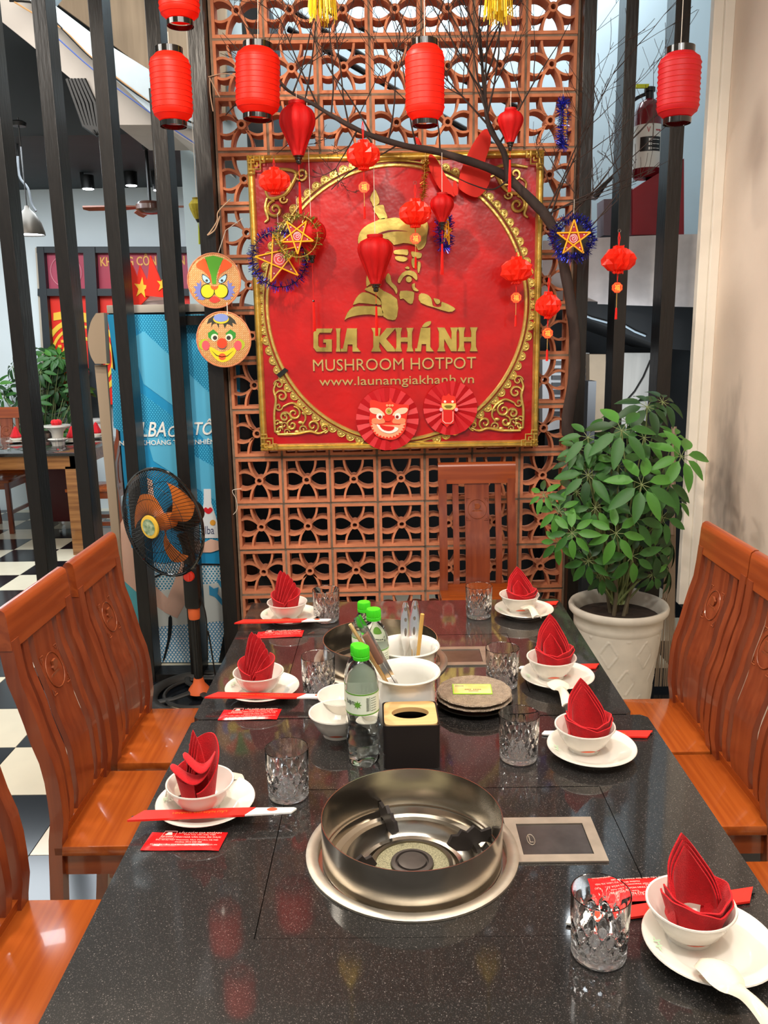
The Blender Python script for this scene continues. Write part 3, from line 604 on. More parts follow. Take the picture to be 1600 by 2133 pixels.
# white holder with folded flags on the cooler
zc = zt+.035; ho = thing('cardboard_holder', 'white cardboard holder on top of the cooler carrying flags', 'holder')
G().prism([(p[0], p[1]) for p in px([(275, 618), (345, 622), (350, 653), (288, 653)], 3.95)], 3.95, 4.10).build('box', P('#D9CFD2'), ho, 0)
G().prism(px([(272, 613), (346, 617), (346, 624), (300, 628)], 3.94), 3.93, 4.12).build('rim', P('#EFE9EA'), ho, 0)
FL = mat('flag_red', '#E0250E', .6); hb = at(300, 653, Y=3.95).z
for k, (p, s) in enumerate((([(272, 545), (280, 560), (302, 618), (282, 650), (275, 640)], None), ([(292, 552), (310, 590), (316, 612), (292, 638), (280, 650), (282, 600)], (294, 600, 18)), ([(314, 532), (332, 575), (345, 612), (345, 620), (303, 616), (310, 570)], (338, 592, 14)))):
    f = thing('folded_flag', ['narrow folded red flag at the left of the holder', 'red flag with a whole yellow star in the white holder', 'tallest red flag with half a yellow star against the post'][k], 'flag', group='flags on the cooler')
    g = G().prism(px(p, 3.92-k*.01), 3.91-k*.01, 3.925-k*.01); g.build('cloth', FL, f, 0)
    if s:
        sx, sy, sr = s; pts = []
        for i in range(10):
            a = -PI/2+PI*i/5+.1; r_ = sr if i % 2 == 0 else sr*.4; pts.append((sx+r_*math.cos(a)*.9, sy+r_*math.sin(a)*1.3))
        G().prism(px([p_ if p_[0] < 345 else (345, p_[1]) for p_ in pts], 3.90-k*.01), 3.905-k*.01, 3.9095-k*.01).build('star', P('#F5C23C'), f, 0)

# background dining table and what stands on it
bt = thing('dining_table', 'dining table with black top and light wood frame in the side room', 'table')
e0 = at(155, 942, z=.76); e1 = at(216, 922, z=.76); xr_ = e0.x; yf = e0.y
G().box(-3.9, xr_+.02, yf-.02, yf+.95, .735, .76, .004).build('tabletop', GRANITE, bt); G().box(-3.88, xr_-.0, yf, yf+.04, .64, .734).box(xr_-.04, xr_, yf, yf+.93, .64, .734).build('apron', TABLEWOOD, bt)
for x, y in ((xr_-.08, yf), (xr_-.08, yf+.85), (-3.86, yf), (-3.86, yf+.85)): G().box(x, x+.08, y, y+.08, 0, .66, .003).build('leg', TABLEWOOD, bt)
def ontable(x, y, z=.76): p = at(x, y, z=z); return (p.x, p.y, .7605)
bs = thing('stacked_dishes', 'stack of white bowls and a pot with a red napkin on the far table', 'dishes', ontable(122, 928))
G().lathe([(.045, 0), (.05, .03), (.075, .05), (.07, .055), (.04, .06), (.045, .10), (.07, .13), (.10, .145), (.10, .155), (.0, .158)], 24).build('bowl', PORC, bs)
g = G()
for k in range(5): g.ball((.02*math.cos(k*1.3), .02*math.sin(k*1.3), .175), .024, 8)
g.build('napkin', NAPK, bs)
for lab, x, y in (('dark red napkin in a white bowl, leftmost on the far table', 35, 922), ('dark red napkin in a bowl beside the third post on the far table', 152, 922), ('red napkin in a bowl at the right corner of the far table', 202, 912)):
    t = thing('napkin_bowl', lab, 'napkin', ontable(x, y), group='napkins on the far table')
    G().lathe([(.03, 0), (.08, .012), (.08, .016), (.03, .012), (.035, .02), (.055, .04), (.05, .04), (0, .025)], 20).build('bowl', PORC, t)
    G().lathe([(.03, .03), (.045, .05), (.03, .08), (.012, .12), (0, .13)], 7).build('cloth', NAPK, t, 10)
for lab, x, y in (('clear tumbler at the left end of the far table', 12, 935), ('clear tumbler in front of the dishes on the far table', 127, 936)):
    t = G().lathe([(.034, 0), (.038, .085), (.035, .085), (.031, .008), (0, .008)], 8).build('tumbler', GLASS); t.location = ontable(x, y); tag(t, lab, 'glass', 'glasses on the far table')
for lab, x, y in (('steel burner ring on the far table', 82, 918), ):
    t = G().lathe([(.13, 0), (.13, .06), (.125, .06), (.125, 0)], 32).build('burner_ring', STEEL); t.location = ontable(x+5, y-2); tag(t, lab, 'burner')
t = tag(G().lathe([(.06, 0), (.09, .05), (.085, .1), (.1, .12), (.1, .135), (.02, .14), (0, .14)], 24).build('white_pot', ENAMEL), 'white enamel pot at the right of the far table', 'pot'); p = at(203, 906, z=.76); t.location = (p.x, p.y, .7605)
p = at(135, 1108, z=0)
tb = thing('waste_bin', 'dark maroon square waste bin on castors under the far table', 'bin', (p.x, p.y+.15, 0))
MAR = mat('maroon', '#4E1418', .45)
G().box(-.17, .17, -.17, .17, .09, .60, .012).build('body', MAR, tb); G().lathe([(.13, .6), (.14, .64), (.12, .65), (.11, .61)], 24).build('rim', BLACK, tb)
for x in (-.13, .13):
    for y in (-.13, .13):
        G().tube([(x-.012, y, .045), (x+.012, y, .045)], .045, 14).build('castor', CHROME, tb)

# ---------------- chairs ----------------
def backy(z):                                   # s-curved line of the chair back
    k = [(0, -.035), (.25, -.012), (.44, .0), (.52, .012), (.62, .008), (.74, -.022), (.86, -.052), (1.0, -.062)]
    for (a, b), (c, d) in zip(k, k[1:]):
        if z <= c+1e-6:
            t = (z-a)/(c-a); t = t*t*(3-2*t)*.5+t*.5; return b+(d-b)*t
    return -.062
def strip(g, x0, x1, z0, z1, th, n=12, dy=0):
    vs = []; fs = []
    for i in range(n+1):
        z = z0+(z1-z0)*i/n; y = backy(z)+dy; vs += [(x0, y-th/2, z), (x1, y-th/2, z), (x1, y+th/2, z), (x0, y+th/2, z)]
    for i in range(n):
        for j in range(4): fs.append((i*4+j, i*4+(j+1) % 4, i*4+4+(j+1) % 4, i*4+4+j))
    fs += [(3, 2, 1, 0), (n*4, n*4+1, n*4+2, n*4+3)]
    return g.add(vs, fs)
HW = .165
def make_chair(label):
    t = thing('dining_chair', label, 'chair')
    G().box(-HW, HW, -.005, .385, .425, .45, .004).build('seat', WOOD_X, t)
    for s in (-1, 1):
        g = G(); strip(g, s*HW, s*(HW-.034), 0, .93, .03, 20); g.build('rear_post', WOOD_Z, t, 30)
        G().box(s*(HW-.012), s*(HW-.047), .335, .37, 0, .425, .002).build('leg', WOOD_Z, t)
        strip(G(), s*.079, s*.105, .455, .915, .014).build('slat', WOOD_Z, t, 30)
    sp = strip(G(), -.052, .052, .455, .915, .014, 14).build('splat', WOOD_Z, t, 30)
    g = G()
    ca = lambda a, r: (r*math.cos(a), backy(.80+r*math.sin(a))+.0085, .80+r*math.sin(a))
    g.tube([ca(2*PI*i/28, .040) for i in range(28)], .0013, 4, closed=True)
    for sx in (-1, 1):
        for sz in (-1, 1): g.tube([(sx*a, backy(.80+sz*b)+.0085, .80+sz*b) for a, b in ((.030, .046), (.046, .046), (.046, .030))], .0013, 4); g.tube([(sx*a, backy(.80+sz*b)+.0085, .80+sz*b) for a, b in ((.036, .040), (.040, .040), (.040, .036))], .001, 4)
    Y_ = backy(.8)+.007
    g.add(*(lambda gg: (gg.v, gg.f))(G().prism([(-.012, .806), (-.016, .816), (-.004, .826), (.010, .824), (.008, .812), (.012, .808), (.008, .800), (-.006, .800)], Y_-.002, Y_+.003)))
    g.add(*(lambda gg: (gg.v, gg.f))(G().prism([(-.026, .790), (-.012, .797), (.02, .795), (.028, .789), (.02, .786), (-.02, .786)], Y_-.002, Y_+.003)))
    for k in range(8): g.box(-.027+k*.0068, -.0225+k*.0068, Y_-.001, Y_+.0035, .776, .783)
    g.build('carved_emblem', wood('carved_wood', '#8E4A2A', '#743820', 2), sp, 0)
    # top rail with rounded top
    prof = [(-.013, 0), (.013, 0), (.014, .07), (.012, .084), (.004, .09), (-.006, .09), (-.013, .082)]
    vs = []; fs = []
    for x in (-HW-.002, HW+.002):
        for a, b in prof: vs.append((x, backy(.91+b)+a, .91+b))
    k = len(prof)
    fs = [tuple(range(k)), tuple(range(2*k-1, k-1, -1))]+[(i, i+k, (i+1) % k+k, (i+1) % k) for i in range(k)]
    G().add(vs, fs).build('top_rail', RAILW, t, 50)
    strip(G(), -HW+.03, HW-.03, .45, .475, .016, 2).build('lower_rail', WOOD_X, t)
    G().box(-HW+.02, HW-.02, .345, .363, .37, .425).build('apron', WOOD_X, t); G().box(-HW+.02, HW-.02, .0, .018, .37, .425).build('apron', WOOD_X, t)
    for s in (-1, 1):
        G().box(s*(HW-.016), s*(HW-.034), .012, .34, .37, .425).build('apron', WOOD_Y, t); G().box(s*(HW-.018), s*(HW-.034), .0, .34, .16, .19).build('stretcher', WOOD_Y, t)
    return t
ch0 = make_chair('brown wooden chair on the left, farthest from the camera, beside the standing fan')
ch0.location = (-.752, 2.176, 0); ch0.rotation_euler = (0, 0, -PI/2); ch0['group'] = 'dining chairs around the table'
for x, y, r, l in ((-.757, 1.808, -PI/2, 'brown wooden chair in the middle of the left row, seat fully in view'), (-.757, 1.303, -PI/2, 'brown wooden chair at bottom left, mostly cut off by the photo edge'),
                   (.852, 2.198, PI/2, 'brown wooden chair on the right nearest the white plant pot'), (.850, 1.855, PI/2, 'brown wooden chair on the right, in front of the one by the plant pot'),
                   (.853, 1.40, PI/2, 'brown wooden chair at the right edge, only its seat corner visible'), (.370, 3.50, PI+.01, 'brown wooden chair standing alone before the breeze block screen')):
    copy_tree(ch0, None, (x, y, 0), r, l)
# second far-room chairs
copy_tree(ch0, None, (at(10, 900, Y=6.98).x, 6.98, 0), PI, 'brown carved chair behind the far table at left')
copy_tree(ch0, None, (at(8, 1100, Y=5.9).x-.12, 5.55, 0), PI/2+.2, 'brown chair turned sideways before the far table at left')
copy_tree(ch0, None, (at(232, 1000, Y=6.2).x+.05, 6.3, 0), PI/2, 'brown chair at the right end of the far table, behind the cooler')
for o in [o for o in C.objects if o.get('category') == 'chair']: pass

# ---------------- tables ----------------
TZ = .76
def make_table(label, x0, x1, y0, y1, bx, by):
    t = thing('dining_table', label, 'table', (0, 0, 0), 0, 'black topped hotpot tables')
    # granite top with a rounded panel seam around the burner
    hx0, hx1, hy0, hy1 = bx-.215, bx+.335, by-.19, by+.18
    R_ = .158; out = [(x0, y0), (x1, y0), (x1, y1), (x0, y1)]
    g = G(); n = 64; hole = [(bx+R_*math.cos(2*PI*i/n), by+R_*math.sin(2*PI*i/n)) for i in range(n)]
    inner = [(hx0, hy0), (hx1, hy0), (hx1, hy1), (hx0, hy1)]
    # outer slab as four pieces around the insert
    s = .0012
    c_ = .012
    g.prismz([(x0+c_, y0), (x1-c_, y0), (x1, y0+c_), (x1, hy0-s), (x0, hy0-s), (x0, y0+c_)], TZ-.03, TZ).prismz([(x0, hy1+s), (x1, hy1+s), (x1, y1-c_), (x1-c_, y1), (x0+c_, y1), (x0, y1-c_)], TZ-.03, TZ)
    g.box(x0, hx0-s, hy0-s, hy1+s, TZ-.03, TZ).box(hx1+s, x1, hy0-s, hy1+s, TZ-.03, TZ)
    g.build('tabletop', GRANITE, t, 0)
    g = G(); sq = []
    for i in range(n):
        a = 2*PI*i/n; c, s_ = math.cos(a), math.sin(a)
        k = min((hx1-bx)/c if c > 1e-9 else (hx0-bx)/c if c < -1e-9 else 9, (hy1-by)/s_ if s_ > 1e-9 else (hy0-by)/s_ if s_ < -1e-9 else 9)
        sq.append((bx+k*c, by+k*s_))
    for cx_, cy_ in inner:
        a = math.atan2(cy_-by, cx_-bx) % (2*PI); i = round(a/(2*PI)*n) % n; sq[i] = (cx_, cy_)
    vs = [(x, y, TZ-.0005) for x, y in hole]+[(x, y, TZ-.0005) for x, y in sq]+[(x, y, TZ-.03) for x, y in hole]+[(x, y, TZ-.03) for x, y in sq]
    fs = []
    for i in range(n):
        j = (i+1) % n; fs += [(i, n+i, n+j, j), (2*n+i, 2*n+j, 3*n+j, 3*n+i), (i, j, 2*n+j, 2*n+i), (n+i, 3*n+i, 3*n+j, n+j)]
    g.add(vs, fs).build('burner_panel', GRANITE, t, 0)
    for bx_0, bx_1, by_0, by_1 in ((x0+.06, x1-.06, y0+.06, y0+.08), (x0+.06, x1-.06, y1-.04, y1-.02), (x0+.06, x0+.08, y0+.08, y1-.04), (x1-.08, x1-.06, y0+.08, y1-.04)): G().box(bx_0, bx_1, by_0, by_1, .62, .73).build('apron', WOOD_X, t)
    for x in (x0+.09, x1-.17):
        for y in (y0+.08, y1-.16): G().box(x, x+.08, y, y+.08, 0, .62, .003).build('leg', WOOD_Z, t)
    # burner
    bl = G().lathe([(.1645, .0), (.1645, .0035), (.160, .006), (.150, .0055), (.1465, .003), (.146, -.006)], 72, (bx, by, TZ), cap=False).build('burner_flange', STEELM, t)
    G().lathe([(.146, -.006), (.132, -.006), (.128, -.016), (.118, -.019), (.112, -.012), (.104, -.013), (.098, -.030), (.088, -.036), (.082, -.028), (.076, -.030), (.072, -.040), (.0, -.042)], 72, (bx, by, TZ), cap=False).build('drip_bowl', STEEL, t)
    G().lathe([(.1395, -.004), (.1395, .062), (.1380, .062), (.1380, -.004)], 96, (bx, by, TZ), close=True).build('wind_ring', STEEL, t)
    bh = G().lathe([(.066, -.040), (.068, -.026), (.064, -.022), (.058, -.022), (.058, -.04)], 48, (bx, by, TZ), close=True).build('burner_ring', STEELD, t)
    G().lathe([(.058, -.025), (.056, -.0235), (.034, -.0235), (.030, -.03)], 48, (bx, by, TZ), cap=False).build('burner_mesh', mat('burner_grid', '#8F8A6E', .7, metal=.3, var=.5, scale=500), t)
    G().lathe([(.033, -.03), (.033, -.019), (.030, -.017), (.026, -.017), (.025, -.022), (.023, -.022), (.022, -.017), (.018, -.0155), (.0, -.015)], 40, (bx, by, TZ)).build('burner_cap', mat('burner_iron', '#4B4440', .5, metal=.5, var=.2, scale=40), t)
    IR = mat('cast_iron', '#2A2422', .6, metal=.4, var=.3, scale=30)
    for a in (.35, 1.95, 3.55):
        g = G().prism([(.060, -.004), (.068, .010), (.078, .008), (.084, .016), (.094, .010), (.106, .018), (.118, .006), (.136, .008), (.137, -.016), (.118, -.012), (.095, -.022), (.075, -.018)], -.003, .003)
        g.xf(Matrix.Translation((bx, by, TZ)) @ Matrix.Rotation(a, 4, 'Z')).build('pot_support', IR, t, 0)
    return t
t1 = make_table('near black granite hotpot table with a steel burner set in it', -.425, .525, .70, 1.617, .0235, 1.158)
t2 = make_table('farther black granite hotpot table pushed against the near one', -.425, .497, 1.621, 2.398, -.033, 1.925)
def switch_plate(parent, x0, x1, y0, y1):
    g = G(); z = TZ; w = .018
    g.box(x0, x1, y0, y0+w, z, z+.003).box(x0, x1, y1-w, y1, z, z+.003).box(x0, x0+w, y0+w, y1-w, z, z+.003).box(x1-w, x1, y0+w, y1-w, z, z+.003)
    f = g.build('hatch_frame', STEELM, parent); G().box(x0+w+.001, x1-w-.001, y0+w+.001, y1-w-.001, z-.0005, z+.001).build('hatch_lid', mat('hatch_dark', '#6F6A66', .3, metal=.9, var=.3, scale=20), f)
    g = G(); cx = x0+.036; cy = (y0+y1)/2; g.tube([(cx+.006*math.cos(a*.52), cy+.014*math.sin(a*.52), z+.0014) for a in range(12)], .0007, 4, closed=True)
    text_fn(g, 'L', lambda a, b: (cx-.003+.006*a, cy-.009+.018*b, z+.002)); g.build('stamped_mark', STEELM, f, 0)
switch_plate(t1, .176, .320, 1.122, 1.240); switch_plate(t2, .085, .235, 1.89, 2.01)

# ---------------- place settings ----------------
def m_plate():
    t = thing('plate', '', 'plate')
    G().lathe([(.0, .002), (.045, .002), (.047, .0), (.050, .001), (.052, .005), (.082, .0165), (.0835, .018), (.0825, .0195), (.078, .0185), (.054, .0085), (.048, .007), (.0, .0065)], 56).build('body', PORC, t)
    g = G()
    bars(g, lambda a, b: (-.073+.010*b, -.012+.024*a, .0182), [(0, .2, .3, .5), (.25, .35, 0, .8), (.4, .6, .5, .7), (.65, .75, .1, 1), (.8, 1, .3, .45)]); g.build('printed_mark', mat('green_print', '#A9C9A0', .4), t, 0)
    return t
def m_bowl():
    t = thing('rice_bowl', '', 'bowl')
    G().lathe([(.0, .003), (.024, .003), (.026, .0), (.029, .0), (.029, .005), (.040, .016), (.050, .034), (.0545, .045), (.057, .0475), (.0565, .0495), (.054, .049), (.047, .035), (.036, .018), (.024, .009), (.0, .008)], 56).build('body', PORC, t)
    g = G(); g.sheet(lambda u, v: ((lambda a, z: ((.0297+.012*(z-.005)/.012)*math.sin(a), -(.0297+.012*(z-.005)/.012)*math.cos(a), z))(-.45+.9*u, .009+.006*v*math.sin(PI*u))), 8, 1); g.build('orange_mark', P('#F0603A'), t)
    return t
def napkin(kind):
    g = G(); th = .0022
    def band(r0, r1, z0, zf, a0, a1, fr=0, sq=1.0, n=40, wob=.0015):
        def f(u, v):
            a = a0+(a1-a0)*u; zt = zf(u, a); z = z0+(zt-z0)*v; r = r0+(r1-r0)*v+wob*math.sin(9*a+3*v)
            return (r*math.cos(a)*sq, r*math.sin(a), z)
        g.sheet(f, n, 8, th)
    H = .135
    if kind in (0, 3):      # cuff round the front, leaf behind (front is -y)
        band(.031, .0480, 0, lambda u, a: .050+.010*math.sin(a)**2*0+.010*abs(math.cos(a))+.003*math.sin(2*a), PI*.80, PI*2.20, wob=.001)
        band(.030, .0450, .006, lambda u, a: .056+.010*abs(math.cos(a))-.003*math.sin(2*a), PI*.85, PI*2.15, wob=.0012)
        for k, (hh, rr, sp, off, cy, z0) in enumerate(((H, .0415, 1.75, .10, 0, .02), (H-.009, .0385, 1.7, .0, -.001, .02), (H-.016, .0355, 1.6, -.10, -.002, .02), (.092, .026, 1.6, .25, -.004, .02))[:4 if kind == 0 else 3]):
            def f(u, v, hh=hh, rr=rr, sp=sp, off=off, k=k, cy=cy, z0=z0):
                a = PI/2+off*(1-v)+(2*u-1)*sp; s = abs(2*u-1); zt = .045+(hh-.045)*(1-s**1.15)
                r = rr*(1-.16*v*(zt/hh)**2)+.0012*math.sin(6*a)
                return (r*math.cos(a)-.010*v*v*(zt/hh), r*math.sin(a)*.9+cy-.004*v, z0+(zt-z0)*v)
            g.sheet(f, 36, 14, th)
    elif kind == 1:    # two wrapped halves with a cleft at the front, pleated fan behind
        for s in (-1, 1):
            def f(u, v, s=s):
                a = -PI/2+s*(.10+u*2.5); zt = .050+.022*math.sin(u*PI*.5)+(.006 if s > 0 else 0); r = .027+.015*v
                x = r*math.cos(a)+s*.002; y = r*math.sin(a)
                return (x, y+.004*(1-u)*(1-v), zt*v)
            g.sheet(f, 24, 8, th)
        for k, (tx, tz) in enumerate(((-.014, .135), (-.004, .133), (.007, .127), (.017, .117), (.026, .104), (.033, .090))):
            def f(u, v, k=k, tx=tx, tz=tz):
                x = 2*u-1; w_ = (.034-.003*k)*(1-v)**.55*(1-.25*v)+.0008
                return (tx*v*1.02+x*w_+.004*(k-2)*(1-v), .024-.0065*k-.016*x*x*(1-v)-.006*v, .012+(tz-.012)*v)
            g.sheet(f, 14, 14, th*.8)
            g.tube([(tx*v*1.02-w2, .020-.0065*k-.010*(1-v)-.006*v, .012+(tz-.012)*v) for v, w2 in [(q/10, (.034-.003*k)*(1-q/10)**.55*(1-.25*q/10)) for q in range(3, 10)]], .0012, 4)
    else:              # loose swirl
        def f(u, v):
            a = -PI/2+.05+u*3.6; zt = .040+.085*math.sin(min(1, u*1.25)*PI/2)**1.5*(1-.35*max(0, u-.6)/.4); r = .026+.018*v*(1-.45*u)
            return (r*math.cos(a), r*math.sin(a), zt*v)
        g.sheet(f, 36, 10, th)
        def f2(u, v):
            a = -PI/2-.05-u*2.4; zt = .055+.012*u; r = .026+.012*v; return (r*math.cos(a), r*math.sin(a), zt*v)
        g.sheet(f2, 24, 8, th)
        for k, (zz, dx, rl) in enumerate(((.070, -.010, .9), (.090, .004, .7))):
            def f3(u, v, zz=zz, dx=dx, rl=rl):
                q = 2*PI*v; e = max(0, 1-(2*u-1)**6)**.5; rr = .0125*e*(1-.25*u)
                return (.034-.085*u*rl+dx*.5, -.016-.016*math.sin(u*PI)+1.5*rr*math.cos(q)+.010*u, zz+.012*(1-u)-.020*math.sin(u*PI*.9)*(1-u)*2+.006*u+rr*math.sin(q)*.42)
            g.sheet(f3, 22, 16)
        for k in range(4):
            def f4(u, v, k=k):
                h = .135-.006*k; s = abs(2*u-1); zt = .05+(h-.05)*(1-s**1.25); return ((.034-.003*k)*(2*u-1)*(1-.55*v)-.004-.002*k+.006*v*k, .008-.005*k+.010*(1-s)*(1-v)-.006*v, zt*v)
            g.sheet(f4, 18, 10, th)
    return g.mesh(NAPK, 50)
NM = [napkin(0), napkin(1), napkin(2), napkin(3)]
def m_spoon():
    g = G()
    def f(u, v):
        s = v; x = 2*u-1
        w_ = .0215*math.sqrt(max(0, 1-((s-.24)/.25)**2)) if s < .44 else .0
        hw = .0065+.0045*max(0, (s-.6)/.4)
        wid = max(w_, hw) if s < .46 else hw
        if .38 < s < .56: t_ = (s-.38)/.18; wid = (1-t_)*max(w_, .0135)+t_*hw
        if s < .02: wid = .004
        zc = .012*math.sin(min(1, s/.42)*PI)*(1 if s < .42 else 0)+.010+.014*math.sin(max(0, s-.3)/.7*PI)
        return (x*wid, -.14*s, zc-.007*x*x)
    g.sheet(f, 8, 28, .0028)
    return g.mesh(PORCY, 60)
SPM = m_spoon()
def m_sleeve():
    t = thing('chopstick_sleeve', '', 'chopsticks')
    L_ = .285; h = .0135
    G().prismz([(-.10, -h/1.0), (.06, -h*.8), (.074, h*.8), (-.082, h)], 0, .0035).build('paper_sleeve', PAPR, t, 0)
    G().prismz([(.061, -h*.75), (.125, -h*.55), (.132, h*.3), (.128, h*.5), (.075, h*.75)], .0002, .003).build('white_end', PAPW, t, 0)
    G().prismz(circ(.098, .003, .0075, 12, .005), .003, .0034).build('orange_dot', P('#EE4A28'), t, 0)
    g = G()
    text_fn(g, 'LẨU NẤM GIA KHÁNH', lambda a, b: (.035-.075*a, .004-.008*b, .0038)); g.build('lettering', ORNG, t, 0)
    g = G(); g.box(-.096, -.05, -.006, -.001, .0005, .003); g.build('chopstick_tips', BLACK, t, 0)
    return t
def m_packet():
    t = thing('wet_wipe_packet', '', 'packet')
    def f(u, v):
        x = -.062+.124*u; y = -.024+.048*v; e = min(u, 1-u, .12)/.12; e2 = min(v, 1-v, .2)/.2
        return (x+.004*(v-.5), y, .0012+.0045*e*e2+.0006*math.sin(40*x)*e)
    g = G().sheet(f, 24, 10, .001); g.build('foil', FOILR, t)
    g = G(); z = .0068
    for s, x0, x1, y0, y1 in (('LẨU NẤM GIA KHÁNH', -.012, .056, .012, .019), ('Tinh hoa văn hóa Việt', -.004, .048, .007, .011), ('TINH HOA VĂN HÓA ẨM THỰC', -.016, .058, .000, .006), ('ĐC: 60-62 N27 Vinaconex, Nam Từ Liêm, Hà Nội', -.045, .055, -.007, -.003), ('Hotline: 0914 838 388', -.012, .03, -.012, -.009), ('PN: Lẩu nấm Gia Khánh | launamgiakhanh.vn', -.05, .056, -.019, -.015)):
        text_fn(g, s, lambda a, b: (x0+(x1-x0)*a, y0+(y1-y0)*b, z), .004)
    g.tube([(x, y, z) for x, y in ((-.04, -.002), (-.018, -.002), (-.016, .018), (-.036, .018))], .0004, 4, closed=True)
    g.prismz([(-.034, .008), (-.022, .008), (-.024, .015), (-.030, .015)], z-.0002, z+.0001); text_fn(g, 'GIA KHANH', lambda a, b: (-.038+.018*a, .001+.005*b, z))
    g.build('printed_text', PINKTXT, t, 0)
    return t
def m_glass(n):
    def rf(a, z):
        if z < .004 or z > .060: return 0
        k = n; d = abs(math.sin(k*a+z*110))*abs(math.sin(k*a-z*110)); e = min(1, (z-.004)/.006, (.060-z)/.006)
        return -.0032*e*(1-min(1, d*1.8))
    g = G(); outer = [(.0, .0), (.032, .0), (.0345, .002)]+[(.0352+.0022*j/44, .004+.056*j/44) for j in range(45)]+[(.0375, .072), (.038, .0895), (.0374, .0905), (.0366, .0895)]
    inner = [(.0350, .07), (.0335, .03), (.031, .013), (.025, .0115), (.0, .0112)]
    vs_rf = lambda a, z: rf(a, z)
    g.lathe(outer, 120, rf=lambda a, z: rf(a, z), cap=False); g.lathe([(.0366, .0895)]+inner, 120, cap=False)
    t = thing('cut_glass_tumbler', '', 'glass'); g.build('glass_body', GLASS, t, 30)
    G().lathe([(.0, .0022), (.031, .0022), (.0325, .0035), (.0322, .0095), (.029, .0105), (0, .0102)], 36, rf=lambda a, z: .0008*math.cos(18*a)).build('base_caustic', GBASE, t)  # milky disc inside the glass stands in for the bright caustic at the bottom
    return t
GM = [m_glass(6), m_glass(8)]
PL0 = m_plate(); BW0 = m_bowl(); SL0 = m_sleeve(); PK0 = m_packet(); first = {}
def inst(src, loc, rz, label, group):
    if src.name not in first: first[src.name] = 1; o = src; o.location = loc; o.rotation_euler = (0, 0, rz); o['label'] = label
    else: o = copy_tree(src, None, loc, rz, label)
    o['group'] = group
    for ch in CH.get(src.name, []): pass
    return o
def simple(name, me, loc, rot, label, cat, group):
    o = link(name, me, loc=loc); o.rotation_euler = rot; return tag(o, label, cat, group)
SETS = [  # side, x, y, napkin kind, napkin rotation, place words
 ('L', -.292, 2.244, 1, .1, 'left row, far end of the table'),
 ('L', -.297, 1.748, 1, -.1, 'left row, middle place'),
 ('L', -.324, 1.282, 2, .1, 'left row, nearest the camera'),
 ('R', .372, 2.262, 0, .05, 'right row, far end of the table'),
 ('R', .374, 1.792, 0, -.05, 'right row, second from the far end'),
 ('R', .372, 1.454, 3, .12, 'right row, second from the camera'),
 ('R', .400, .936, 3, .35, 'right row, nearest the camera')]
for i, (sd_, x, y, k, nr, wd) in enumerate(SETS):
    inst(PL0, (x, y, TZ+.0002), R.uniform(-.3, .3) if sd_ == 'L' else .1, 'white saucer plate on the black table, '+wd, 'white plates at the place settings')
    dy = -.006 if sd_ == 'L' else .012; dx = -.006 if sd_ == 'L' else -.012
    if i == 6: dx, dy = -.018, .022
    if i == 5: dx, dy = -.012, .008
    inst(BW0, (x+dx, y+dy, TZ+.0070), 0, 'small white bowl holding a red napkin, '+wd, 'white bowls at the place settings')
    o = simple('folded_napkin', NM[k], (x+dx+(.006 if sd_ == 'R' else -.002), y+dy-.002, TZ+.0165), (0, 0, nr), 'red cloth napkin folded upright in its bowl, '+wd, 'napkin', 'red folded napkins on the table')
    o.scale = (.93, .93, [.93, .93, .98, .85, 1.0, .93, .95][i])
GX = [(-.188, 2.235, 1, 'left, far end, before the breeze blocks'), (-.169, 1.742, 1, 'left, middle, beside the white bowls'), (-.188, 1.322, 0, 'left, nearest the camera'),
      (.242, 2.248, 1, 'right, far end'), (.245, 1.775, 1, 'right, behind the stone plates'), (.232, 1.442, 1, 'right, beside the tissue box'), (.258, .934, 0, 'right, largest in the picture')]
for x, y, k, wd in GX: inst(GM[k], (x, y, TZ+.0003), R.uniform(0, 1), 'clear cut glass tumbler standing on the table, '+wd, 'cut glass tumblers')
for i, (x0, y0, z, x1, y1, wd) in enumerate(((270, 1703, .7795, 618, 1690, 'across the nearest left plate'), (430, 1450, .7795, 705, 1453, 'across the middle left plate'), (490, 1297, .7795, 690, 1293, 'across the far left plate'))):
    a = at(x0, y0, z=z); b = at(x1, y1, z=z); r_ = math.atan2(b.y-a.y, b.x-a.x); c_ = a+(b-a)*.43
    o = inst(SL0, (c_.x, c_.y, z+.0005), r_, 'red paper chopstick sleeve with white end lying '+wd, 'chopstick sleeves'); s_ = (b-a).length/.232; o.scale = (s_, 1, 1)
for i, (x0, y0, x1, y1, wd) in enumerate(((1030, 1262, 1166, 1256, 'behind the far right plate'), (1080, 1391, 1251, 1388, 'behind the second right plate'), (1128, 1527, 1363, 1530, 'behind the right plate by the tissue box'), (1176, 1920, 1580, 1862, 'behind the plate nearest the camera at right'))):
    a = at(x0, y0, z=.763); b = at(x1, y1, z=.763); r_ = math.atan2(b.y-a.y, b.x-a.x); c_ = b-(b-a)*.43; lo = .763
    o = inst(SL0, (c_.x, c_.y, .7615), r_+PI, 'red paper chopstick sleeve with white end lying '+wd, 'chopstick sleeves'); s_ = (b-a).length/.232; o.scale = (s_, 1, 1)
for x, y, r_, wd in ((385, 1752, -.03, 'in front of the nearest left plate'), (521, 1488, .0, 'in front of the middle left plate'), (583, 1321, .06, 'in front of the far left plate')):
    p = at(x, y, z=.762); o = inst(PK0, (p.x, p.y, TZ+.0008), r_, 'red foil wet wipe packet with pale print '+wd, 'wet wipe packets')
p = at(1322, 1862, z=.762); inst(PK0, (p.x, p.y+.004, TZ+.0045), PI+.08, 'red foil wet wipe packet with pale print lying behind the nearest right tumbler', 'wet wipe packets')
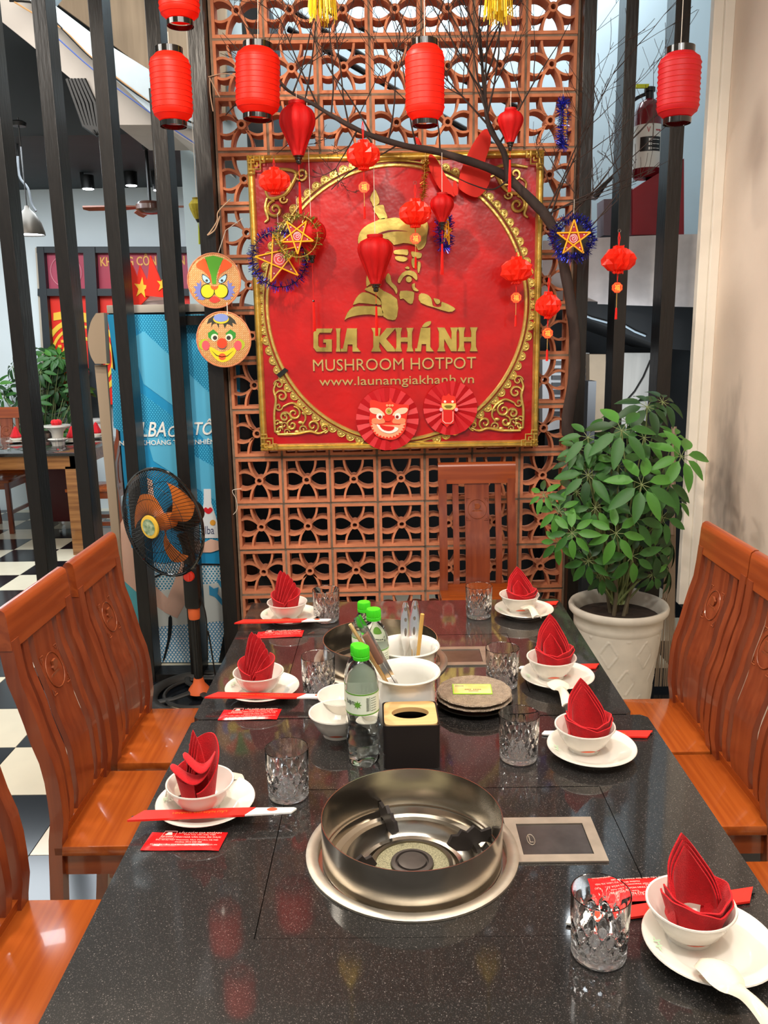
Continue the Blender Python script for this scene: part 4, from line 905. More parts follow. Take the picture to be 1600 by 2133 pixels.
for x, y, z, r_, wd in ((1092, 1268, .772, .12, 'far right plate'), (1160, 1432, .773, .0, 'second right plate'), (1470, 2020, .774, .28, 'plate nearest the camera at right')):
    p = at(x, y, z=z); o = simple('soup_spoon', SPM, (p.x-.004, p.y+.002, z+.001), (-.10, 0, r_), 'white porcelain spoon with its handle hanging over the '+wd, 'spoon', 'white soup spoons')
p = at(470, 1606, z=.80); o = simple('soup_spoon', SPM, (p.x-.088, p.y-.06, .782), (.12, 0, PI-.9), 'white porcelain spoon behind the napkin on the nearest left plate', 'spoon', 'white soup spoons')

# ---------------- things in the middle of the table ----------------
def bottle(x, y, label, first_=[None]):
    if first_[0] is None:
        t = thing('water_bottle', label, 'bottle', (x, y, TZ), .0, 'green capped water bottles')
        def rf(a, z): return (.0022*math.cos(5*a)*(1-z/.02) if z < .02 else 0)
        pr = [(0, .004), (.016, .001), (.024, .001), (.029, .008), (.0305, .018), (.0298, .03), (.0305, .034), (.0292, .038), (.0305, .046), (.0305, .054), (.0290, .060), (.0275, .072), (.0275, .084), (.0292, .096), (.0305, .104), (.0305, .150), (.0298, .156), (.0300, .162), (.0285, .172), (.024, .185), (.018, .195), (.0145, .201), (.0135, .206), (.0135, .212), (0, .213)]
        G().lathe(pr, 60, rf=rf).build('bottle_body', PET, t)
        G().lathe([(.0308, .106), (.0308, .148)], 48, cap=False).build('label_band', LABW, t)
        g = G()
        for z in (.1075, .1465): g.lathe([(.0311, z-.0012), (.0311, z+.0012)], 48, cap=False)
        on = lambda a0, a1, z0, z1: (lambda a, b: (.0313*math.sin(a0+(a1-a0)*a), -.0313*math.cos(a0+(a1-a0)*a), z0+(z1-z0)*b))
        star = []
        for i in range(16):
            a = PI*i/8; r_ = .0085 if i % 2 == 0 else .004; th = -.25+r_*math.cos(a)/.0313; star.append((.0314*math.sin(th), -.0314*math.cos(th), .1275+r_*math.sin(a)))
        g.add(star, [tuple(range(16))]); g.build('green_print', LABG, t, 0)
        g = G(); text_fn(g, 'bạn', on(-1.05, -.45, .125, .136), .02)
        bars(g, on(.28, .44, .115, .142), [(0, 1, .04*k*2.4, .04*k*2.4+.05) for k in range(10)]); bars(g, on(.48, .52, .115, .142), [(0, 1, .1*k, .1*k+.05) for k in range(10)])
        for k in range(6): bars(g, on(.58, .95, .114+.0048*k, .1150+.0048*k), [(0, .3, 0, 1), (.36, .6, 0, 1), (.64, 1, 0, 1)])
        g.build('label_print', LABK, t, 0)
        cf_ = lambda a, z: .0004*math.cos(36*a)
        G().lathe([(.0148, .205), (.0152, .208), (.0152, .211), (.0146, .2115), (.0146, .213), (.0152, .2135), (.0150, .226), (.0138, .2285), (0, .2287)], 72, rf=cf_).build('screw_cap', CAPG, t)
        first_[0] = t; return t
    return copy_tree(first_[0], None, (x, y, TZ), .4*R.random()-.2, label)
def base_xy(x, yb, r): p = at(x, yb, z=TZ); return p.x, p.y+r*.9
bx_, by_ = base_xy(757, 1599, .0275)
bottle(bx_, by_, 'water bottle with green cap in front, left of the tissue box')
def solve(x, y, zt): p = at(x, y, z=TZ+zt); return p.x, p.y
bottle(-.069, 1.503, 'water bottle with green cap hidden close behind the front bottle').scale = (.91,)*3
p = at(758, 1255, Y=1.748); bottle(p.x, 1.748, 'farthest green capped water bottle, behind the cooking tongs').scale = (.93,)*3
p = at(780, 1270, Y=1.652); bottle(p.x-.002, 1.652, 'green capped water bottle in front right of the farthest one')
# enamel pots
def enpot(label, x, y):
    t = thing('enamel_pot', label, 'pot', (x, y, TZ), 0, 'white enamel soup pots'); t.scale = (.93,)*3
    G().lathe([(0, .002), (.045, .001), (.054, .004), (.060, .015), (.064, .045), (.0635, .08), (.062, .105), (.064, .118), (.070, .126), (.0735, .127), (.075, .130), (.073, .133), (.068, .131), (.060, .120), (.058, .10), (.060, .05), (.056, .012), (0, .008)], 56).build('body', ENAMEL, t)
    g = G()
    on = lambda a0, a1, z0, z1, rr=.0648: (lambda a, b: (rr*math.sin(a0+(a1-a0)*a), -rr*math.cos(a0+(a1-a0)*a), z0+(z1-z0)*b))
    c_ = [(.0646*math.sin(.95+.17*math.cos(a)), -.0646*math.cos(.95+.17*math.cos(a)), .058+.013*math.sin(a)) for a in [2*PI*i/20 for i in range(20)]]
    g.add(c_, [tuple(range(20))]); g.build('red_badge', P('#DC2A1C'), t, 0)
    g = G(); bars(g, on(.88, 1.02, .050, .069, .0652), [(.35, .65, .75, 1), (.25, .75, .45, .7), (.4, .6, .2, .42), (0, 1, .0, .1), (.3, .9, .18, .24)]); g.build('badge_print', P('#F4D9A0'), t, 0)
    g = G()
    for k in range(9): bars(g, on(1.18, 1.75, .03+.009*k, .034+.009*k, .0655), [(0, .2, 0, 1), (.26, .5, 0, 1), (.56, .7, 0, 1), (.76, 1, 0, 1)])
    g.build('side_print', P('#C2463E'), t, 0)
    return t
p1 = (at(846, 1381, Y=1.575).x, 1.575); enpot('front white enamel pot with a red badge, holding tongs and chopsticks', p1[0], p1[1])
POT2 = (at(850, 1350, Y=1.717).x, 1.717); q2 = enpot('white enamel pot behind, holding slotted steel handles', *POT2)
# slotted handles
for k, (xt, yt, lab) in enumerate(((845, 1255, 'left slotted steel ladle handle rising from the rear enamel pot'), (865, 1251, 'right slotted steel ladle handle rising from the rear enamel pot'))):
    b = Vector((POT2[0]-.006+.014*k, POT2[1]+.012, TZ+.012)); tp = at(xt, yt, Y=POT2[1]+.04)
    t = thing('ladle_handle', lab, 'utensil', b, 0, 'slotted steel handles'); d = tp-b; Ln = d.length
    M_ = d.to_track_quat('Z', 'Y').to_matrix().to_4x4() @ Matrix.Rotation(PI/2 if False else 0, 4, 'Z')
    zax = d.normalized(); xax = Vector((1, 0, -zax.x/zax.z)).normalized(); yax = zax.cross(xax); M_ = Matrix((xax, yax, zax)).transposed().to_4x4()
    def fn(u, v):
        w_ = .0035+.0075*math.sin(min(1, max(0, (v-.45)/.55))*PI)**.6 if v > .45 else .0035
        if v > .98: w_ = .003
        return ((2*u-1)*w_, .0015*math.cos((2*u-1)*1.4), v*Ln)
    G().sheet(fn, 6, 30, .0012).xf(M_).build('handle', CHROME, t)
    g = G()
    for z in (.92, .80): g.add([( .0027*math.cos(a), -.0003, z*Ln+.004*math.sin(a)) for a in [2*PI*i/12 for i in range(12)]], [tuple(range(12))])
    g.add([(.0026*math.cos(a), -.0003, .66*Ln+.009*math.sin(a)) for a in [2*PI*i/14 for i in range(14)]], [tuple(range(14))])
    for i in range(len(g.v)): g.v[i] = (g.v[i][0], -.0009, g.v[i][2])
    g.xf(M_).build('slot', P('#6B6258'), t, 0)
b = Vector((POT2[0]+.014, POT2[1]+.02, TZ+.012)); tp = at(880, 1279, Y=POT2[1]+.01)
tag(G().tube([tuple(b), tuple(tp)], [.0035, .0045], 6).build('wooden_chopstick', STRAW), 'wooden stick right of the slotted handles in the rear pot', 'chopstick')
def lean(xt, yt, xb, yb, Y, zend):
    a = at(xt, yt, Y=Y); c = at(xb, yb, Y=Y); k = (a.z-zend)/(a.z-c.z); return a+(c-a)*k, a
for k, (xt, yt, xb, yb, Y, lab, mt) in enumerate(((729, 1300, 790, 1398, 1.540, 'pale wooden chopstick leaning left out of the front pot', TRAYWOOD), (736, 1312, 797, 1402, 1.547, 'second wooden chopstick leaning left beside the tongs', STRAW))):
    b, tp = lean(xt, yt, xb, yb, Y, TZ+.07)
    tag(G().tube([tuple(b), tuple(tp)], [.0028, .0038], 6).build('wooden_chopstick', mt), lab, 'chopstick')
b, tp = lean(744, 1284, 808, 1400, 1.530, TZ+.065); d = tp-b
tn = thing('steel_tongs', 'steel tongs with brown grips leaning left out of the front enamel pot', 'tongs', b)
zax = d.normalized(); xax = Vector((1, 0, -zax.x/zax.z)).normalized(); yax = zax.cross(xax); M_ = Matrix((xax, yax, zax)).transposed().to_4x4(); Ln = d.length
for s in (-1, 1): G().sheet(lambda u, v, s=s: (s*.0045*math.sin(v*PI*.8)+(2*u-1)*.0045, s*.002, v*Ln), 4, 20, .0014).xf(M_).build('arm', CHROME, tn)
G().box(-.010, .003, -.008, .005, Ln*.50, Ln*.82, .003).xf(M_).build('grip', mat('brown_grip', '#7A5444', .6), tn)
# stone plates
p = solve(988, 1441, .030)
for k, (r_, z, lab, mt, cat) in enumerate(((.0830, .0, 'black shallow plate at the bottom of the stone plate stack', mat('black_glaze', '#15120F', .2), 'plate'), (.0815, .0125, 'lower grey speckled stone plate in the stack', None, 'plate'), (.0800, .0225, 'upper grey speckled stone plate carrying the sachet', None, 'plate'))):
    SP = mt or mat('speckled_stone', '#A2907C', .3, var=.25, scale=90, bump=.7, bscale=320, metal=.2)
    g = G().lathe([(0, .001), (.045, 0), (r_-.006, .005), (r_, .009), (r_-.002, .0115), (r_-.012, .010), (0, .0088)], 56, rf=lambda a, z: .0008*math.sin(13*a)+.0006*math.sin(29*a+1)) if k else G().lathe([(0, .001), (.045, 0), (r_-.008, .006), (r_, .012), (r_-.003, .0125), (r_-.014, .009), (0, .006)], 56)
    o = g.build('stone_plate', SP); o.location = (p[0], p[1], TZ+z+.0005); tag(o, lab, cat, 'stacked stone plates')
pk = thing('sachet', 'green and yellow printed sachet on the stone plates', 'packet', (p[0]-.004, p[1]+.006, TZ+.0328), -.04)
G().box(-.042, .042, -.025, .025, 0, .0015).build('foil', P('#9FCB3A'), pk); G().box(-.0395, .040, -.0225, .0225, .0015, .0018).build('front_panel', mat('sachet_yellow', '#D6D09A', .3, col2='#C9B45A', scale=20), pk, 0)
g = G()
for k in range(8): g.box(-.036+.0024*k, -.0350+.0024*k, .010, .018, .0018, .0020)
g.build('printed_bars', P('#6E6A52'), pk, 0); g = G(); bars(g, lambda a, b: (-.016+.036*a, -.006+.004*b, .0021), [(.1*k, .1*k+.07, 0, 1) for k in range(10) if k != 4]); bars(g, lambda a, b: (-.008+.022*a, -.014+.004*b, .0021), [(.14*k, .14*k+.09, 0, 1) for k in range(7)])
g.build('printed_text', P('#8A5A34'), pk, 0)
# spare bowls
for k, (x, y, lab) in enumerate(((702, 1486, 'empty white bowl in front, left of the front bottle'), (717, 1450, 'empty white bowl behind the other, by the middle left tumbler'))):
    p = solve(x, y, .045); inst(BW0, (p[0], p[1], TZ+.0003), 0, lab, 'spare white bowls')
# tissue box
a = at(800, 1600, z=TZ); b = at(912, 1602, z=TZ)
cx = (a.x+b.x)/2+.001; cy = a.y+.049; tbx = thing('tissue_box', 'black square tissue box with pale wooden lid and round opening', 'box', (cx, cy, TZ), .02)
def rsq(h, r, n=6): return [(sx*(h-r)+r*math.cos(a), sy*(h-r)+r*math.sin(a)) for sx, sy, a0 in ((1, 1, 0), (-1, 1, PI/2), (-1, -1, PI), (1, -1, 3*PI/2)) for a in [a0+PI/2*i/n for i in range(n+1)]]
hb_ = .0525; K = rsq(hb_, .009); Ki = rsq(hb_-.0025, .007); nn = len(K)
vs = [(x, y, 0) for x, y in K]+[(x, y, .085) for x, y in K]+[(x, y, .085) for x, y in Ki]+[(x, y, .003) for x, y in Ki]
fs = [tuple(range(nn-1, -1, -1)), tuple(range(3*nn, 4*nn))]
for r_ in range(3):
    for i in range(nn): fs.append((r_*nn+i, r_*nn+(i+1) % nn, (r_+1)*nn+(i+1) % nn, (r_+1)*nn+i))
G().add(vs, fs).build('box_body', mat('black_leatherette', '#1B1514', .42), tbx)
nn = 64; Ki = []; el = []
for i in range(nn):
    a = 2*PI*i/nn; c, s_ = math.cos(a), math.sin(a); r_ = (hb_-.003)/((abs(c)**9+abs(s_)**9)**(1/9)); Ki.append((r_*c, r_*s_)); el.append((.035*c, .024*s_))
vs = [(x, y, .0865) for x, y in Ki]+[(x, y, .0865) for x, y in el]+[(x, y, .0775) for x, y in el]+[(x, y, .0775) for x, y in Ki]
fs = []
for r_ in range(4):
    for i in range(nn): fs.append((r_*nn+i, r_*nn+(i+1) % nn, ((r_+1) % 4)*nn+(i+1) % nn, ((r_+1) % 4)*nn+i))
G().add(vs, [f[::-1] for f in fs]).build('wooden_lid', TRAYWOOD, tbx)
G().box(-.04, .04, -.035, .035, .05, .053).build('tissues', P('#6E625C'), tbx)

# ---------------- restaurant sign ----------------
YS_ = 3.645                                    # sign face depth; it hangs on the block screen
sg = thing('restaurant_sign', 'large square red and gold relief sign hung on the breeze blocks', 'sign')
s0 = at(520, 320, Y=3.62); s1 = at(1117, 932, Y=3.62)
SX0, SX1, SZ0, SZ1 = -.566, .640, 1.058, 2.266
FY = 3.618
G().box(SX0+.02, SX1-.02, FY, FY+.05, SZ0+.02, SZ1-.02).build('panel', REDP, sg, 0)
g = G()
for (x0, x1, z0, z1) in ((SX0, SX1, SZ1-.028, SZ1), (SX0, SX1, SZ0, SZ0+.028), (SX0, SX0+.028, SZ0, SZ1), (SX1-.028, SX1, SZ0, SZ1)):
    hz = (x1-x0) > (z1-z0); prof = [(0, .0), (0, .012), (.25, .022), (.45, .012), (.6, .012), (.8, .020), (1, .006), (1, 0)]
    for (a, da), (b, db) in zip(prof[1:-1], prof[2:]):
        if hz:
            o_ = 1 if z1 == SZ1 else 0; za = z1-(z1-z0)*a if o_ else z0+(z1-z0)*a; zb = z1-(z1-z0)*b if o_ else z0+(z1-z0)*b
            g.add([(x0, FY-da, za), (x1, FY-da, za), (x1, FY-db, zb), (x0, FY-db, zb)], [(0, 1, 2, 3) if o_ == 0 else (3, 2, 1, 0)])
        else:
            o_ = 1 if x1 == SX1 else 0; xa = x1-(x1-x0)*a if o_ else x0+(x1-x0)*a; xb = x1-(x1-x0)*b if o_ else x0+(x1-x0)*b
            g.add([(xa, FY-da, z0), (xb, FY-db, z0), (xb, FY-db, z1), (xa, FY-da, z1)], [(0, 1, 2, 3)])
    g.box(x0, x1, FY-.001, FY+.055, z0, z1)
g.build('frame', GOLD, sg, 0)
for cx_, dx in ((SX0, 1), (SX1, -1)):           # meander corners
    for cz_, dz in ((SZ0, 1), (SZ1, -1)):
        g = G(); h_ = 0
        for path in ([(.005, .03), (.03, .03), (.03, .005)], [(.005, .055), (.055, .055), (.055, .005)], [(.018, .055), (.018, .018), (.055, .018)], [(.042, .03), (.042, .042), (.03, .042)], [(.03, .055), (.03, .072), (.006, .072)], [(.055, .03), (.072, .03), (.072, .006)]):
            h_ += .0007; g.tube([(cx_+dx*a, FY-.020-h_, cz_+dz*b) for a, b in path], .0042, 4)
        g.build('corner_fret', GOLD, sg, 0)
CX, CZc, CR = at(826, 640, Y=FY).x, (SZ0+SZ1)/2-.004, .545
G().prism([(CX+CR*math.cos(a), CZc+CR*math.sin(a)*1.03) for a in [2*PI*i/96 for i in range(96)]], FY-.0035, FY).build('disc', REDP2, sg, 0)
RP = lambda a, r: (CX+r*math.cos(a), CZc+r*1.03*math.sin(a))
g = G(); g.tube([(RP(2*PI*i/120, CR)[0], FY-.006, RP(2*PI*i/120, CR)[1]) for i in range(120)], .0075, 6, closed=True)
g.tube([(RP(2*PI*i/120, CR+.016)[0], FY-.003, RP(2*PI*i/120, CR+.016)[1]) for i in range(120)], .004, 5, closed=True); g.build('ring', GOLD, sg)
lob = G()
lob.add([(-.006, -.004, -.0205), (-.006, -.004, .0205)]+[(.021*math.cos(a)*1.0-.002, -.004+.002*(q % 2), .0195*math.sin(a)) for q, a in [(q, PI/2-PI*q/12) for q in range(13)]]+[(-.006, 0, -.0205), (-.006, 0, .0205)]+[(.0225*math.cos(a)-.002, 0, .0205*math.sin(a)) for a in [PI/2-PI*q/12 for q in range(13)]], [tuple([0, 1]+list(range(2, 15)))[::-1]]+[(2+q, 3+q, 18+q, 17+q) for q in range(12)])
lob.tube([(.0185*math.cos(a)-.002, -.005, .017*math.sin(a)) for a in [PI/2-PI*q/10 for q in range(11)]], .0016, 5); lob.ball((.007, -.005, 0), .0062, 8, 1, .6, 1)
for sz in (-1, 1): lob.ball((-.001, -.005, sz*.011), .004, 6, 1, .6, 1)
lom = lob.mesh(GOLD, 60)
for i in range(84):
    a = 2*PI*i/84; x, z = RP(a, CR+.024)
    if not (SX0+.03 < x < SX1-.03 and SZ0+.03 < z < SZ1-.03): continue
    o = link('scallop', lom, sg, loc=(x, FY, z)); o.rotation_euler = (0, -a, 0)
# scroll ornaments
def spiral(cx, cz, r0, a0, turns, dirn, r1=.15):
    return [(cx+r0*(1-(1-r1)*t)*math.cos(a0+dirn*turns*2*PI*t), cz+r0*(1-(1-r1)*t)*math.sin(a0+dirn*turns*2*PI*t)) for t in [i/22 for i in range(23)]]
def ornament(kind):
    g = G(); TB = lambda pts, r: g.tube([(x, -.006, z) for x, z in pts], [r*(.45+.55*math.sin(PI*min(1, .15+.85*i/len(pts)))) for i in range(len(pts))], 6)
    if kind == 0:      # lower corners: rooted at (0,0), growing right and up
        TB(smoothp([(.01, .02), (.01, .10), (.02, .16), (.012, .20), (.025, .235)], 4, False), .007)
        TB(spiral(.045, .175, .028, PI, 1.3, -1), .006); TB(spiral(.035, .225, .022, PI, 1.2, -1), .005)
        TB(smoothp([(.02, .01), (.10, .012), (.16, .022), (.20, .012), (.235, .025)], 4, False), .007)
        TB(spiral(.175, .045, .028, -PI/2, 1.3, 1), .006); TB(spiral(.225, .035, .022, -PI/2, 1.2, 1), .005)
        TB(smoothp([(.05, .13), (.09, .145), (.13, .12), (.145, .08), (.13, .05)], 5, False), .006)
        TB(spiral(.095, .10, .030, PI/2, 1.4, -1), .006); TB(spiral(.055, .085, .024, 0, 1.3, 1), .006); TB(spiral(.085, .05, .024, PI/2, 1.3, 1), .006); TB(spiral(.13, .03, .018, 0, 1.2, 1), .005); TB(spiral(.03, .13, .018, 0, 1.2, -1), .005)
        for k in range(9): g.ball((.02+.017*k % .12, -.005, .02+.02*((k*7) % 5)), .010, 8, 1.2, .6, .8)
        for a, b in ((.03, .03), (.06, .02), (.02, .06), (.05, .05)): TB(spiral(a, b, .014, 0, 1.1, 1), .004)
    else:              # upper corners: open scrolls hanging from (0,0) down and right
        TB(smoothp([(.01, -.01), (.08, .0), (.14, -.012), (.13, -.05), (.09, -.10), (.03, -.11), (.015, -.07), (.04, -.05)], 5, False), .008)
        TB(spiral(.165, -.02, .028, PI, 1.4, 1), .007); TB(spiral(.06, -.035, .026, 0, 1.3, -1), .007); TB(spiral(.05, -.155, .035, PI/2, 1.5, 1), .007)
        TB(smoothp([(.02, -.11), (.01, -.15), (.02, -.19), (.005, -.205)], 5, False), .007); TB(spiral(.10, -.055, .025, PI, 1.3, 1), .006); TB(spiral(.085, -.115, .018, 0, 1.2, -1), .006)
    return g.mesh(GOLD, 60)
om = [ornament(0), ornament(1)]
for k, x, z, sx, sz in ((0, SX0+.055, SZ0+.06, 1, 1), (0, SX1-.055, SZ0+.06, -1, 1), (1, SX0+.055, SZ1-.055, 1, 1), (1, SX1-.055, SZ1-.055, -1, 1)):
    o = link('corner_scroll', om[k], sg, loc=(x, FY, z)); o.scale = (sx, 1, sz)
# relief figure of the emblem, read from its outline
E4 = lambda pts: [(680+x/5, 380+y/5) for x, y in pts]
REL = [
 [(330, 640), (330, 570), (360, 500), (430, 440), (520, 400), (560, 380), (600, 370), (640, 375), (720, 365), (800, 385), (900, 410), (1000, 420), (1050, 415), (1065, 470), (1050, 560), (1040, 640), (1000, 700), (950, 710), (930, 670), (880, 650), (800, 640), (700, 660), (640, 600), (450, 590), (370, 650)],
 [(485, 290), (500, 250), (560, 235), (600, 240), (615, 300), (640, 375), (560, 395), (525, 350)],
 [(450, 170), (500, 75), (530, 110), (558, 190), (545, 235), (490, 262), (470, 220)],
 [(700, 715), (740, 700), (850, 700), (848, 765), (800, 760), (705, 752)], [(710, 775), (760, 765), (835, 780), (848, 810), (800, 835), (725, 815)],
 [(880, 720), (940, 725), (995, 740), (990, 785), (950, 800), (890, 780)], [(885, 800), (920, 785), (945, 820), (935, 880), (905, 900), (882, 850)], [(945, 830), (980, 830), (985, 880), (965, 950), (945, 930)],
 [(815, 890), (845, 872), (870, 890), (860, 910), (825, 905)], [(740, 1010), (790, 940), (850, 915), (910, 925), (945, 960), (950, 1010), (930, 1025), (890, 985), (840, 970), (800, 1000), (770, 1050), (745, 1050)], circ(858, 1012, 36, 14),
 [(890, 1060), (925, 1050), (925, 1090), (965, 1125), (945, 1140), (905, 1130), (885, 1090)], [(765, 1130), (900, 1135), (918, 1170), (900, 1265), (850, 1262), (800, 1215), (765, 1220)],
 [(640, 945), (670, 970), (685, 1040), (730, 1080), (745, 1140), (725, 1170), (700, 1120), (620, 1040), (615, 990)], [(435, 950), (475, 1000), (490, 1030), (440, 1080), (415, 1085), (412, 1000)],
 [(395, 1115), (440, 1085), (520, 1075), (600, 1130), (740, 1215), (740, 1400), (690, 1440), (590, 1400), (570, 1280), (560, 1220), (500, 1170), (420, 1135)],
 [(275, 1280), (310, 1200), (370, 1145), (440, 1150), (520, 1190), (565, 1230), (568, 1280), (440, 1270), (340, 1262)], [(188, 1440), (215, 1360), (270, 1300), (340, 1285), (440, 1285), (570, 1298), (590, 1395), (460, 1380), (330, 1390), (230, 1415)],
 [(955, 1190), (985, 1152), (1060, 1170), (1100, 1220), (1110, 1280), (1150, 1295), (1190, 1290), (1200, 1240), (1330, 1300), (1335, 1335), (1270, 1355), (1120, 1310), (980, 1260)], [(1112, 1205), (1180, 1220), (1185, 1260), (1150, 1275), (1125, 1250)]]
FX = lambda pts, Y=FY: px(pts, Y)
for p in REL:
    o = G().prism(FX(smoothp(E4(p), 2)), FY-.016, FY-.003, .0022).build('relief_piece', GOLDP, sg, 0)
# slit across the hat
G().prism(FX(smoothp(E4([(540, 535), (640, 505), (740, 500), (850, 515), (740, 512), (640, 525), (570, 545)]), 2)), FY-.0172, FY-.0158).build('relief_slit', P('#7A1410'), sg, 0)
def letters(nm, s, xa, xb, ya, yb, m, dep, off, acc=1):
    a = at(xa, ya, Y=FY); b = at(xb, yb, Y=FY); x = a.x; tot = 0
    g = G(); z0, z1 = a.z, b.z; text_xz(g, s, a.x, b.x, z0, z1, FY-.0035, dep, off); return g.build(nm, m, sg, 0)
SLAB = {  # chunky slab letters drawn on a 10 x 10 grid
 'G': [[(2, 0), (9, 0), (9, 5.4), (5, 5.4), (5, 3.8), (6.2, 3.8), (6.2, 2), (3.6, 2), (3, 2.8), (3, 7), (3.6, 8), (8.6, 8), (9.4, 10), (2.2, 10), (.6, 8.2), (.6, 1.8)]],
 'I': [[(1.5, 0), (8.5, 0), (7.6, 2), (7.6, 8), (8.5, 10), (1.5, 10), (2.4, 8), (2.4, 2)]],
 'A': [[(3, 10), (8, 10), (8, 2), (9.8, 0), (5.6, 0), (5.6, 3), (3.6, 3), (3.2, 0), (0, 0), (0, 1.4), (1, 1.4)]],
 'K': [[(0, 10), (4, 10), (3.4, 6.4), (6.2, 10), (10, 10), (6.2, 5.4), (9.4, 1.6), (10, 0), (6.4, 0), (3.4, 4), (3.4, 2), (4.2, 0), (0, 0), (.8, 2), (.8, 8)]],
 'H': [[(0, 10), (4, 10), (3.4, 8), (3.4, 6), (6.6, 6), (6.6, 8), (6, 10), (10, 10), (9.2, 8), (9.2, 2), (10, 0), (6, 0), (6.6, 2), (6.6, 4), (3.4, 4), (3.4, 2), (4, 0), (0, 0), (.8, 2), (.8, 8)]],
 'N': [[(0, 10), (3.6, 10), (6.6, 5), (6.6, 8), (6, 10), (10, 10), (9.2, 8), (9.2, 0), (6.4, 0), (3.4, 5), (3.4, 2), (4, 0), (0, 0), (.8, 2), (.8, 8)]]}
for ch, x0, x1 in (('G', 650, 697), ('I', 697, 713), ('A', 710, 753), ('K', 773, 825), ('H', 822, 862), ('A', 864, 905), ('N', 910, 955), ('H', 952, 995)):
    y0, y1 = 733-(x0-650)*.003, 684-(x0-650)*.008
    for poly in SLAB[ch]:
        pp = [(x0+(x1-x0)*a/10, y0+(y1-y0)*b/10) for a, b in poly]; G().prism(FX(pp), FY-.015, FY-.003, .0018).build('relief_letter', GOLDP, sg, 0)
G().prism(FX(smoothp([(879, 681), (886, 672), (897, 669), (896, 676), (888, 681)], 3)), FY-.014, FY-.003).build('relief_letter', GOLDP, sg, 0)
letters('lettering', 'MUSHROOM HOTPOT', 653, 991, 773, 743, GOLDTXT, .009, -.004)
letters('lettering', 'www.launamgiakhanh.vn', 666, 987, 809, 780, GOLDTXT, .006, 0)
G().prism(FX([(577, 780), (594, 766), (602, 771), (584, 787)]), FY-.018, FY-.012).build('black_tape', BLACK, sg, 0)

# rosettes with lion heads
def rosette(name_lab, cx, cy, r, nf, Y):
    c = at(cx, cy, Y=Y); t = thing('paper_rosette', name_lab, 'rosette', c, 0, 'red paper rosettes on the sign')
    g = G(); vs = []; fs = []; n = nf*2
    for i in range(n):
        a = 2*PI*i/n; d = .010 if i % 2 else 0; vs += [(.012*math.cos(a), -d*.6, .012*math.sin(a)), (r*math.cos(a), -d, r*math.sin(a))]
    for i in range(n): j = (i+1) % n; fs.append((2*i, 2*j, 2*j+1, 2*i+1))
    k = len(vs); vs += [(x, y+.0012, z) for x, y, z in vs]; fs += [tuple(v+k for v in f[::-1]) for f in fs]
    g.add(vs, fs).build('pleated_disc', mat('crimson_paper', '#C4101C', .55, var=.08, scale=10), t, 0); return t
r1 = rosette('larger red pleated paper rosette with a grinning lion dance head', 807, 873, .135, 17, 3.598)
L5 = lambda pts: [((p.x-r1.location.x), (p.z-r1.location.z)) for p in (at(720+x/5.333, 780+y/5.333, Y=3.59) for x, y in pts)]
def lay(parent, name, pts, col, k, sm=1, conv=L5, th=.0012, y0=-.012):
    G().prism(smoothp(conv(pts), 3) if sm else conv(pts), y0-th*(k+1), y0-th*k+.0002).build(name, P(col) if isinstance(col, str) else col, parent, 0)
lay(r1, 'lion_head', [(270, 295), (320, 285), (400, 310), (475, 300), (495, 260), (515, 300), (580, 330), (690, 335), (700, 380), (680, 470), (665, 600), (600, 690), (520, 725), (440, 715), (340, 680), (290, 600), (262, 520), (275, 400)], '#E8301C', 0)
fr = []
for i in range(30):
    a = PI*1.02+PI*.96*i/29; rr = 1.0 if i % 2 else .86; fr.append((470+195*math.cos(a)*rr, 545-165*math.sin(a)*rr))
lay(r1, 'beard', [(280, 530)]+fr+[(655, 520), (600, 560), (350, 560)], '#F3A47C', 1, 0)
for s in (-1, 1):
    X = lambda x: 478+s*(x)
    lay(r1, 'brow', [(X(45), 455), (X(60), 420), (X(120), 375), (X(200), 370), (X(212), 395), (X(180), 430), (X(110), 445)], '#F6C9A8', 2)
    lay(r1, 'cheek', [(X(70), 480), (X(180), 490), (X(175), 540), (X(90), 545), (X(40), 530)], '#EE8A5E', 2)
    lay(r1, 'eye', circ(X(102), 462, 35, 16), '#F4EDE4', 3, 0); lay(r1, 'pupil', circ(X(95), 470, 18, 12), '#8C1A10', 4, 0)
lay(r1, 'mouth', [(345, 550), (420, 580), (500, 575), (580, 590), (575, 620), (510, 650), (440, 645), (380, 610)], '#F5EEE2', 3)
lay(r1, 'tongue', [(380, 560), (450, 570), (540, 580), (520, 615), (470, 625), (410, 605)], '#D81F16', 4); lay(r1, 'nose', [(435, 490), (465, 475), (500, 490), (490, 515), (445, 515)], '#E8301C', 4)
lay(r1, 'forehead_disc', circ(481, 405, 40, 18), '#F0B48A', 3, 0); lay(r1, 'forehead_disc', circ(481, 405, 29, 16), '#B8A43C', 4, 0); lay(r1, 'forehead_disc', circ(481, 405, 8, 10), '#6E5A20', 5, 0)
for k in range(3): lay(r1, 'gold_bead', circ(461+k*30, 342, 14, 10), '#F0A070', 3, 0)
r2 = rosette('smaller red pleated paper rosette with a small lion holding a red banner', 938, 850, .116, 16, 3.60)
L6 = lambda pts: [((p.x-r2.location.x), (p.z-r2.location.z)) for p in (at(720+x/5.333, 780+y/5.333, Y=3.592) for x, y in pts)]
lay(r2, 'banner', [(1065, 370), (1210, 370), (1205, 540), (1150, 560), (1125, 592), (1100, 560), (1062, 530)], '#D81C14', 0, 0, L6)
lay(r2, 'banner_line', [(1075, 380), (1083, 380), (1083, 510), (1110, 535), (1165, 535), (1188, 510), (1188, 380), (1196, 380), (1196, 515), (1168, 543), (1105, 543), (1075, 515)], '#F6B6A8', 1, 0, L6)
